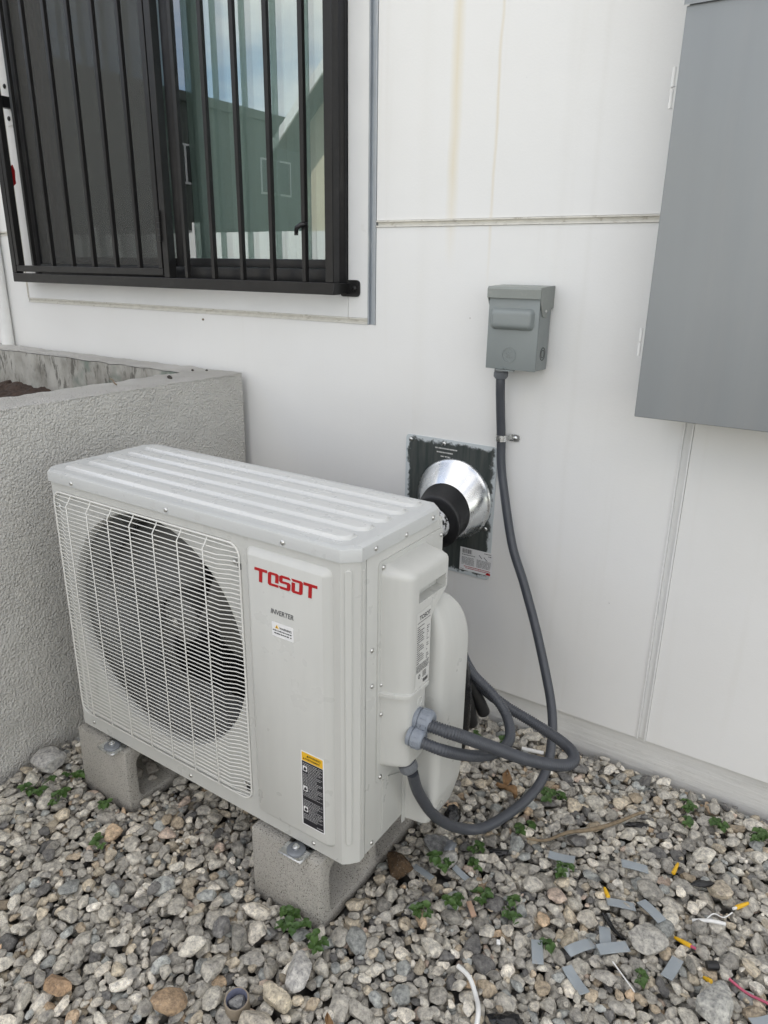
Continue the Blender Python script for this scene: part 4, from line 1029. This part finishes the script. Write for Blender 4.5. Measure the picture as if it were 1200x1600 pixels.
# ================================================================== WALL VENT
VX, VZ = .026, .680
vp = empty('vent_plate', (VX, -.002, VZ))
vpo = MB().prism(rrect(VX - .152, VX + .152, VZ - .205, VZ + .205, .012, 4), XZ, -.0035, -.0008).build('vent_plate', 'flash', vp, 40)
vpo.parent = None; vpo.location = vp.location; bpy.data.objects.remove(vp); vpo.name = 'vent_plate'
tag(vpo, 'dark metal wall vent plate with peeling white paint and flared collar', 'vent')
def eco(c0, r0, c1, r1, seg=64, lev=6, fn=None):
    ls = []
    for k in range(lev + 1):
        t = k / lev; cc = Vector(c0).lerp(Vector(c1), t); r = r0 + (r1 - r0) * (fn(t) if fn else t)
        ls.append([tuple(cc + Vector((r * math.cos(2 * PI * i / seg), 0, r * math.sin(2 * PI * i / seg)))) for i in range(seg)])
    return ls
cl = MB(); L0 = eco((.046, -.004, .708), .124, (.046, -.010, .708), .122, 64, 1); L1 = eco((.046, -.012, .708), .1195, (.052, -.070, .690), .083, 64, 8)
cl.loft(L0 + L1, True); cl.build('collar', 'galv', vpo, 60)
mb = MB(); L2 = eco((.050, -.060, .692), .0835, (.060, -.135, .675), .0765, 48, 5); L3 = eco((.060, -.137, .675), .074, (.061, -.139, .675), .05, 48, 2)
mb.loft(L2 + L3, True, False, True); mb.build('rubber_boot', 'rubber', vpo, 50)
for x, z in ((VX - .135, VZ + .190), (VX + .130, VZ - .045), (VX - .02, VZ + .192)): put('screw', SCR, (x, -.0036, z), (PI / 2, 0, 0), vpo, (1.2, 1.2, 1.2))
vl = MB().prism([(.077, .489), (.186, .489), (.186, .563), (.077, .563)], lambda a, b, h: (a, -.0037 - h, b), 0, .0005).build('vent_label', 'label', vpo)
mb = MB(); fv = lambda a, b: (a, -.0045, b)
for k in range(15):
    w2 = rd.choice((.0006, .0012, .0018)); mb.add([fv(.084 + k * .0023, .545), fv(.084 + k * .0023 + w2, .545), fv(.084 + k * .0023 + w2, .559), fv(.084 + k * .0023, .559)], [(0, 1, 2, 3)])
dashes(mb, fv, .084, .128, .539, .004, rd); dashes(mb, fv, .158, .182, .556, .004, rd); dashes(mb, fv, .172, .182, .549, .005, rd)
for k in range(7):
    dashes(mb, fv, .084, .126, .531 - k * .0037, .0032, rd); dashes(mb, fv, .134, .180, .531 - k * .0037, .0032, rd)
mb.add([fv(.140, .548), fv(.142, .549), fv(.152, .539), fv(.150, .538)], [(0, 1, 2, 3)]); mb.add([fv(.156, .544), fv(.158, .545), fv(.170, .535), fv(.168, .534)], [(0, 1, 2, 3)])
dashes(mb, fv, .081, .092, .492, .003, rd); mb.build('small_print', 'inkg', vl, fix=False)
mb = MB()
for k in range(2): dashes(mb, fv, .092 + k * .006, .180, .5015 - k * .005, .0042, rd)
mb.add([fv(.166, .490), fv(.181, .490), fv(.181, .496), fv(.172, .497), (fv(.166, .494))], [(0, 1, 2, 3, 4)]); mb.build('red_print', 'red', vl, fix=False)
# stamped lettering at the top of the plate
mb = MB(); fv2 = lambda a, b: (a, -.0042, b)
dashes(mb, fv2, -.024, .050, .855, .007, rd); dashes(mb, fv2, -.018, .038, .843, .007, rd); dashes(mb, fv2, -.004, .028, .831, .007, rd)
mb.build('stamped_print', 'labelg', vpo, fix=False)

# refrigerant line set from the vent down behind the unit
ls_ = tag(empty('line_set', (.06, -.14, .30)), 'black tape wrapped refrigerant lines running from the wall vent behind the unit', 'pipe')
path = [(.061, -.128, .675), (.058, -.19, .668), (.050, -.27, .645), (.055, -.36, .58), (.09, -.44, .48), (.17, -.49, .40), (.26, -.515, .35), (.31, -.53, .31)]
MB().tube(path, lambda t: .043 + .002 * math.sin(t * 60), 18, True, sub=8).build('insulated_line', 'bplast', ls_, 60)
def wrap_mat():
    m, n, b = newmat('silver_tape_wrap')
    t = noise_node(n, 38, 6, .7); c = ramp(n, t.outputs['Fac'], .47, (.012, .012, .013), .52, (.62, .63, .64)).outputs[0]
    L(n, c, b.inputs['Base Color']); b.inputs['Roughness'].default_value = .35; bump(n, b, t.outputs['Fac'], .8, .004); return m
M['wrap'] = wrap_mat()
MB().tube([(.061, -.1385, .675), (.059, -.165, .671), (.056, -.20, .665)], lambda t: .0475 - .002 * t, 22, True, sub=6).build('tape_wrap', 'wrap', ls_, 60)
for pth, r in (([(.300, -.53, .56), (.338, -.505, .50), (.352, -.500, .43), (.354, -.500, .36), (.350, -.505, .28), (.335, -.515, .22)], .021),
               ([(.315, -.45, .44), (.334, -.42, .384), (.350, -.40, .336), (.365, -.39, .295)], .0165), ([(.318, -.48, .43), (.334, -.45, .376), (.339, -.43, .321), (.346, -.42, .272)], .0165)):
    MB().tube(pth, lambda t, r=r: r * (1 - .7 * max(0, t - .93) / .07 * .6), 14, True, sub=6).build('foam_end', 'bplast' if r > .02 else 'rubber', ls_, 60)

# ================================================================== CONDUITS
ca = [(.192, -.047, 1.09), (.1925, -.046, 1.06), (.193, -.036, 1.0), (.195, -.024, .92), (.200, -.024, .85), (.215, -.031, .784), (.266, -.06, .631), (.321, -.09, .539), (.385, -.13, .427), (.447, -.18, .313), (.477, -.21, .251), (.498, -.25, .203), (.512, -.31, .148),
      (.506, -.37, .115), (.481, -.45, .096), (.444, -.54, .094), (.408, -.60, .122), (.385, -.67, .195), (.3745, -.73, .294), (.3725, -.758, .366)]
tag(MB().tube(ca, .0125, 18, True, rib=(.0042, .00012), sub=14).build('conduit', 'conduit', None, 60), 'dark grey flexible conduit from the disconnect box looping to the unit underside', 'conduit', 'flexible conduits')
cbp = [(.395, -.765, .502), (.438, -.755, .495), (.465, -.73, .478), (.506, -.66, .425), (.548, -.58, .364), (.590, -.51, .322), (.613, -.463, .304), (.606, -.418, .297), (.565, -.380, .292), (.485, -.36, .301), (.41, -.37, .328), (.36, -.40, .377), (.332, -.44, .45), (.318, -.47, .52), (.30, -.50, .56)]
tag(MB().tube(cbp, .0128, 18, True, rib=(.0056, .0009), sub=14).build('conduit', 'conduit', None, 60), 'ribbed grey conduit from the upper fitting making the widest loop', 'conduit', 'flexible conduits')
ccp = [(.393, -.787, .474), (.445, -.77, .461), (.468, -.70, .414), (.483, -.62, .371), (.494, -.56, .361), (.483, -.51, .362), (.452, -.47, .378), (.412, -.46, .41), (.373, -.47, .445), (.347, -.49, .484), (.32, -.52, .53)]
tag(MB().tube(ccp, .0115, 18, True, rib=(.0056, .0006), sub=14).build('conduit', 'conduit', None, 60), 'grey conduit from the lower fitting curling back behind the valve cover', 'conduit', 'flexible conduits')
def fitting(o, ax, s, label, m='fit'):
    prof = [(.020, 0), (.0215, .001), (.0215, .009), (.0195, .0095), (.0195, .0115), (.0225, .012), (.0225, .028), (.0205, .033), (.0172, .036), (.0135, .036)]
    mb = MB().lathe([(r * s, h * s) for r, h in prof], o, ax, 30, True, True); A_ = Vector(ax).normalized()
    up = Vector((0, 0, 1)) if abs(A_.z) < .9 else Vector((1, 0, 0)); N_ = (up - A_ * up.dot(A_)).normalized(); B_ = A_.cross(N_)
    for k in range(14):
        a = 2 * PI * k / 14; c0 = Vector(o) + (N_ * math.cos(a) + B_ * math.sin(a)) * (.0222 * s)
        mb.tube([c0 + A_ * (.014 * s), c0 + A_ * (.029 * s)], .0012 * s, 5)
    tag(mb.build('conduit_fitting', m, None, 45), label, 'fitting', 'grey conduit fittings')
fitting((.376, -.757, .503), (1, .12, -.06), 1.05, 'upper of two blue grey conduit fittings on the unit wiring box')
fitting((.376, -.783, .476), (1, .10, -.08), .94, 'lower of two blue grey conduit fittings on the unit wiring box')
fitting((.3560, -.762, .3965), (.42, .08, -.9), .86, 'grey conduit fitting under the unit wiring box', 'fitd')
sp_ = MB(); sp_.loft([[(.195 + .0140 * math.cos(a) * k, -.0240 - .0140 * math.sin(a) * k, z) for a in [PI * 2 * i / 24 for i in range(24)]] for k, z in ((1.0, .911), (1.12, .911), (1.12, .928), (1.0, .928))], True)
sp_.prism(rrect(.208, .240, .910, .929, .006, 4), XZ, -.0045, -.0008)
sp_.lathe([(.0055, 0), (.0055, .003), (.003, .004)], (.228, -.0045, .9195), (0, -1, 0), 8, True, True)
tag(sp_.build('conduit_strap', 'galvb', None, 40), 'galvanised strap clamping the conduit to the wall', 'strap')
#@@GROUNDTHINGS
# ================================================================== SMALL THINGS ON THE GRAVEL
STRIPS = [(0.355, -0.673, 0.068, -9, 'narrow grey plastic strip beside the dark brown stone'), (0.442, -0.631, 0.054, -15, 'grey plastic strip between weeds right of the brown stone'),
          (0.619, -0.463, 0.061, 21, 'grey plastic strip just above a leafy weed'), (0.769, -0.378, 0.060, 16, 'grey plastic strip farthest toward the wall'),
          (0.772, -0.499, 0.061, 21, 'grey plastic strip touching the small yellow connector'), (0.835, -0.490, 0.062, -31, 'tilted grey plastic strip right of the thin black rods'),
          (0.768, -0.600, 0.045, -69, 'short grey plastic strip standing above two crossed strips'), (0.734, -0.659, 0.066, 56, 'weathered grey plastic strip left of the crossed pair'),
          (0.792, -0.627, 0.065, 40, 'grey plastic strip lying level across the pale thin stick'), (0.663, -0.718, 0.054, -65, 'grey plastic strip with a weed growing over it'),
          (0.750, -0.732, 0.062, -35, 'nearest whole grey plastic strip, slanting to the lower right'), (0.905, -0.600, 0.061, 81, 'grey plastic strip slanting up below the big pitted stone'),
          (1.074, -0.621, 0.049, 46, 'grey plastic strip cut by the bottom right corner')]
for i, (x, y, l, deg, lab) in enumerate(STRIPS):
    wd = .0235 if i > 1 else .015; bm = bmesh.new(); bmesh.ops.create_cube(bm, size=1)
    for v in bm.verts: v.co = Vector((v.co.x * l, v.co.y * wd, v.co.z * .0028))
    bmesh.ops.subdivide_edges(bm, edges=[e for e in bm.edges if abs((e.verts[0].co - e.verts[1].co).x) > .01], cuts=4)
    cv_ = random.uniform(-.004, .004)
    for v in bm.verts: v.co.z += cv_ * (1 - (2 * v.co.x / l) ** 2); v.co.x += .2 * v.co.y * random.Random(i).uniform(-1, 1)
    bmesh.ops.bevel(bm, geom=[e for e in bm.edges if e.calc_face_angle(0) > 1], offset=.0005, segments=1, affect='EDGES')
    o = MB().bm(bm).build('plastic_strip', 'strip', None, 40)
    o.location = (x, y, gz(x, y, .02) + .007); o.rotation_euler = (random.uniform(-.12, .12), random.uniform(-.10, .10), math.radians(deg))
    tag(o, lab, 'plastic strip', 'grey plastic offcuts on the gravel')
def connector(a, b_, lab, tip=None):
    za, zb_ = gmax(*a, .008) + .005, gmax(*b_, .008) + .004; A0 = Vector((*a, za)); B0 = Vector((*b_, zb_))
    e = tag(empty('wire_connector', A0), lab, 'wire connector', 'yellow wire connectors on the gravel')
    mb = MB().lathe([(.0032, 0), (.0048, .001), (.0048, .010), (.0040, (B0 - A0).length * .7), (.0032, (B0 - A0).length * .97), (.002, (B0 - A0).length)], A0, B0 - A0, 12, True, True); mb.build('sleeve', 'yellow', e, 40)
    if tip:
        C0 = A0 + (A0 - B0).normalized() * .010; MB().tube([A0 + (B0 - A0) * .05, C0], .003, 8).build('wire_end', tip, e, 40)
connector((.850, -.348), (.852, -.305), 'yellow wire connector lying nearest the wall')
connector((.989, -.371), (1.010, -.338), 'yellow wire connector with a white wire at the right', 'white')
connector((.926, -.525), (.891, -.512), 'yellow wire connector with a red wire end', 'pink')
connector((.744, -.500), (.728, -.478), 'small yellow connector half hidden under a grey strip')
connector((.977, -.588), (.962, -.577), 'small yellow connector beside the dark cap')
def wire(pts, r, m, lab, cat, name):
    P = [(x, y, gmax(x, y, .008) + r + dz) for x, y, dz in pts]
    return tag(MB().tube(P, r, 8, True, sub=8).build(name, m, None, 60), lab, cat)
wire([(.938, -.440, .0), (.95, -.415, .004), (.97, -.40, .004), (.984, -.378, .0)], .0016, 'white', 'thin white wire running into a yellow connector', 'wire', 'wire')
wire([(.914, -.447, 0), (.945, -.437, .001), (.977, -.427, 0)], .0042, 'white', 'straight white tube piece by the yellow connector', 'tube', 'plastic_tube')
wire([(.543, -.843, 0), (.575, -.855, .006), (.603, -.880, .010), (.622, -.91, .012), (.632, -.945, .008), (.640, -1.0, .004)], .0048, 'white', 'white cable end curving out of the bottom edge', 'cable', 'cable')
wire([(1.005, -.557, 0), (1.041, -.565, .002), (1.085, -.574, .0), (1.16, -.60, .0)], .0028, 'pink', 'pink wire at the bottom right edge', 'wire', 'wire')
wire([(.745, -.541, 0), (.772, -.562, .001), (.799, -.582, 0)], .0026, 'rubber', 'thin black rod left of the tilted grey strip', 'rod', 'rod')
wire([(.752, -.538, 0), (.780, -.560, .001), (.806, -.580, 0)], .0020, 'rubber', 'thinner black rod lying alongside another black rod', 'rod', 'rod')
wire([(.800, -.655, 0), (.825, -.668, .001), (.855, -.690, 0)], .0016, 'trimw', 'thin pale stick poking out under a grey strip', 'stick', 'stick')
wire([(.366, -.106, 0), (.40, -.099, .001), (.428, -.092, 0)], .0060, 'white', 'white plastic tube behind the conduits near the wall', 'tube', 'plastic_tube')
tw = MB().tube([(x, y, gmax(x, y, .012) + .005) for x, y in ((.525, -.447), (.56, -.41), (.60, -.372), (.645, -.328), (.685, -.272), (.726, -.203), (.74, -.18))], lambda t: .0052 - .0025 * abs(t - .55) * 1.6, 8, True, sub=5)
tag(tw.build('twig', 'twig', None, 60), 'dry brown twig lying on the gravel below the conduits', 'twig')
# dark rubbish
def scrap(x, y, sx, sy, h, lab, m='bplast', cat='plastic scrap', name='plastic_scrap', yaw=0):
    bm = bmesh.new(); bmesh.ops.create_icosphere(bm, subdivisions=3, radius=1)
    for v in bm.verts:
        k = 1 + .45 * mnoise.noise(v.co * 1.7 + Vector((x * 31, y * 17, 0))) + .18 * mnoise.noise(v.co * 5 + Vector((x * 9, 4, y)))
        v.co = Vector((v.co.x * sx * k, v.co.y * sy * k, v.co.z * h * k))
    o = MB().bm(bm).build(name, m, None, 50); o.location = (x, y, gz(x, y) + h * .3); o.rotation_euler = (0, 0, yaw); return tag(o, lab, cat)
scrap(.676, -.895, .032, .016, .010, 'crumpled black plastic at the bottom edge of the picture', yaw=.4)
scrap(.478, -.507, .024, .012, .008, 'crumpled black tape below the conduit loop', yaw=.6)
scrap(.335, -.480, .020, .022, .026, 'bunched black plastic against the valve cover')
scrap(.919, -.356, .028, .009, .006, 'flat black plastic scrap beside the cream oval stone', 'rubber', yaw=.55)
scrap(.399, -.615, .012, .018, .008, 'dark blue scrap between two grey strips', 'washer')
scrap(.735, -.225, .030, .010, .006, 'thin black scrap on the gravel near the wall base', yaw=.5)
o = MB().lathe([(.009, 0), (.009, .022), (.0075, .024), (.006, .024)], (0, 0, 0), (1, .6, .1), 14, True, True).build('cap', 'rubber', None, 40); o.location = (.962, -.548, gz(.97, -.542) + .006); tag(o, 'dark grey plastic cap near the bottom right corner', 'cap')
o = MB().bbox(-.004, .004, -.005, .005, -.003, .003, .0008).build('plastic_bit', 'white', None, 40); o.location = (.585, -.74, gmax(.585, -.74) + .002); o.rotation_euler = (.3, .2, .6); tag(o, 'tiny white plastic bit among the stones', 'plastic bit')
M['peach'] = mat('peach_wood', (.42, .28, .20), .8, 0, .1, 60)
o = MB().bbox(-.018, .018, -.006, .006, -.003, .003, .001).build('wood_chip', 'peach', None, 40); o.location = (.501, -.70, gmax(.501, -.70) + .002); o.rotation_euler = (.1, .15, -.75); tag(o, 'small peach coloured wood chip among weeds', 'wood chip')
# tan ring
rx, ry = .231, -1.150; rz = gz(rx, ry, .02) - .004
rg = tag(empty('cardboard_ring', (rx, ry, rz)), 'short tan ring standing on the gravel at the bottom', 'ring')
ro = MB().lathe([(.0195, 0), (.0225, 0), (.0235, .002), (.0235, .029), (.0225, .031), (.0205, .031)], (rx, ry, rz), (.05, -.08, 1), 36); ro.build('sleeve', 'tan', rg, 40)
MB().lathe([(.0203, .0312), (.0195, .028), (.0190, .004)], (rx, ry, rz), (.05, -.08, 1), 36, False, True).build('lining', 'ringin', rg, 40)
st = (rx, ry + .003, rz + .012, .013, .011, .008, .4, .1, .1, (.36, .36, .35), 3); tag(stones_mesh('stone', [(st, RV)]), 'small grey stone inside the tan ring', 'stone')
# dead leaf
mb = MB(); n1, n2 = 9, 5; vs = []
for i in range(n1):
    t = i / (n1 - 1); wd = .017 * math.sin(PI * min(1, t * 1.02 + .02)) ** .8
    for j in range(n2): s_ = j / (n2 - 1) * 2 - 1; vs.append((s_ * wd, -.04 + t * .08, .018 * s_ * s_ * (1 - .5 * t) + .012 * math.sin(t * 5) + .004 * math.sin(j * 9 + i * 5)))
mb.add(vs, [(i * n2 + j, i * n2 + j + 1, (i + 1) * n2 + j + 1, (i + 1) * n2 + j) for i in range(n1 - 1) for j in range(n2 - 1)])
for k, (x, y, rz_, lab) in enumerate(((.385, -.262, .35, 'curled brown dead leaf below the conduits'), (.405, -.305, 1.5, 'second brown dead leaf lying closer to the conduit loop'), (.395, -1.08, .8, 'small brown dead leaf at the bottom centre'))):
    o = mb.build('dead_leaf', 'deadleaf', None, 60, False) if k == 0 else o.copy()
    if k: COL.objects.link(o)
    else: md = o.modifiers.new('thick', 'SOLIDIFY'); md.thickness = .0008
    o.location = (x, y, gmax(x, y, .01) + .004); o.rotation_euler = (.35, .2, rz_); o.scale = (.8,) * 3 if k < 2 else (.45,) * 3; tag(o, lab, 'leaf')
# pebbles and grit on the planter rim and wall
for k, (x, y, s, lab) in enumerate(((-.872, -.262, .011, 'small dark pebble on the planter rim'), (-.955, -.09, .006, 'tiny dark crumb on the back rim of the planter'), (-.905, -.07, .006, 'tiny dark crumb near the planter corner'))):
    tag(stones_mesh('pebble', [((x, y, PT + s * .35, s * .8, s * .6, s * .55, 1.0 * k, .1, .1, (.05, .045, .04), k), RL)]), lab, 'pebble')
wire_ = MB().tube([(-1.21, -.30, PT + .004), (-1.17, -.32, PT + .006), (-1.13, -.345, PT + .004), (-1.10, -.36, PT + .004)], .0022, 6, True, sub=4)
wire_.v = [(v[0] + .22, v[1] - .10, v[2]) for v in wire_.v]; tag(wire_.build('twig', 'twig', None, 60), 'thin dry twig on the planter rim', 'twig')

# ------------------------------------------------------------------ weeds
lv = []
for k in range(3):
    mb = MB(); vs = []; n1, n2 = 6, 5
    for i in range(n1):
        t = i / (n1 - 1); wd = (.0085 + .001 * k) * (math.sin(PI * (t * .93 + .05)) ** .75); 
        for j in range(n2): s_ = j / (n2 - 1) * 2 - 1; vs.append((t * (.019 + .002 * k), s_ * wd * (1 + .12 * ((i + j) % 2)), .004 * abs(s_) - .006 * t * t + .0015 * math.sin(i * 2.2)))
    mb.add(vs, [(i * n2 + j, i * n2 + j + 1, (i + 1) * n2 + j + 1, (i + 1) * n2 + j) for i in range(n1 - 1) for j in range(n2 - 1)])
    o = mb.build('leaf', 'leaf', None, 180, False); lv.append(o.data); bpy.data.objects.remove(o)
M['stem'] = mat('weed_stem', (.10, .17, .05), .6, 0, .2, 40)
WEEDS = [(-0.640, -1.017, 1.5, 'largest green weed clump by the foot of the planter'), (-0.610, -0.921, 1.05, 'green weed clump between the white stone and left block'), (-0.445, -0.945, .75, 'small weed at the front of the left block'),
         (-0.337, -1.043, .6, 'tiny lone weed left in the open gravel'), (0.205, -0.945, 1.2, 'leafy weed at the foot of the right block'), (0.278, -0.957, .95, 'trailing weed just right of the right block foot'),
         (0.408, -0.670, 1.1, 'weed between the two narrow strips'), (0.439, -0.551, .6, 'small weed under the conduit loop'), (0.494, -0.651, .95, 'weed right of the dark blue scrap'),
         (0.465, -0.721, .8, 'weed left of the peach wood chip'), (0.427, -0.779, .85, 'upright weed in the gravel right of the block'), (0.584, -0.642, 1.05, 'tall three leaved weed in mid gravel'),
         (0.637, -0.498, 1.0, 'weed growing below a grey strip'), (0.505, -0.286, 1.05, 'leafy weed right of the dead leaf'), (0.533, -0.249, .8, 'weed beside the conduit near the twig'),
         (0.508, -0.420, .85, 'weed at the left end of the twig'), (0.824, -0.090, .8, 'round leaved weed touching the concrete footing'), (0.837, -0.168, .75, 'weed right of the twig tip'),
         (0.915, -0.114, .8, 'weed near the footing beside a blue grey stone'), (1.004, -0.108, 1.0, 'weed at the right edge by the footing'), (0.673, -0.702, .8, 'weed sprouting over a grey strip'),
         (0.849, -0.658, .7, 'small weed beside the pale thin stick'), (0.247, -0.136, 1.0, 'weed clump behind the valve cover by the wall'), (-0.560, -1.010, .9, 'weed spreading right of the largest clump'),
         (.31, -.105, .8, 'weed between the conduits and the wall footing'), (.455, -.59, .55, 'tiny weed below the looping conduit'), (.44, -1.13, .7, 'grassy weed tuft at the bottom centre')]
rw = random.Random(5)
for (x, y, s, lab) in WEEDS:
    z0 = gz(x, y, .015) - .006
    e = tag(empty('weed', (x, y, z0)), lab, 'weed', 'weeds in the gravel')
    sm = MB()
    nst = int(2 + 2.5 * s)
    leaves = []
    for q in range(nst):
        a = rw.uniform(0, 2 * PI); l = rw.uniform(.010, .026) * s; h = rw.uniform(.010, .024) * (.6 + .4 * s)
        tipp = (x + l * math.cos(a), y + l * math.sin(a), z0 + h)
        sm.tube([(x, y, z0 - .005), (x + l * .4 * math.cos(a), y + l * .4 * math.sin(a), z0 + h * .75), tipp], .0009, 5, True, sub=3)
        for w2 in range(3 if rw.random() < .75 else 4): leaves.append((tipp, a + (w2 - 1) * 1.75 + rw.uniform(-.3, .3)))
    sm.build('stem', 'stem', e, 60)
    for tipp, a in leaves:
        k = s ** .35 * rw.uniform(.58, 1.0)
        put('leaf', lv[rw.randrange(3)], tipp, (rw.uniform(-.25, .25), rw.uniform(-.35, .25), a), e, (k, k, k))
# wall bugs / plaster nubs
o = MB().lathe([(.004, 0), (.003, .004), (.0005, .006)], (-.981, -.001, 1.178), (.1, -1, .2), 7, True, True).build('wall_nub', 'twig', None, 40); tag(o, 'tiny dark nub on the wall below the window', 'nub')

ac.location.x -= .005; ac.scale.x = 1.0111      # body is 0.91 m wide
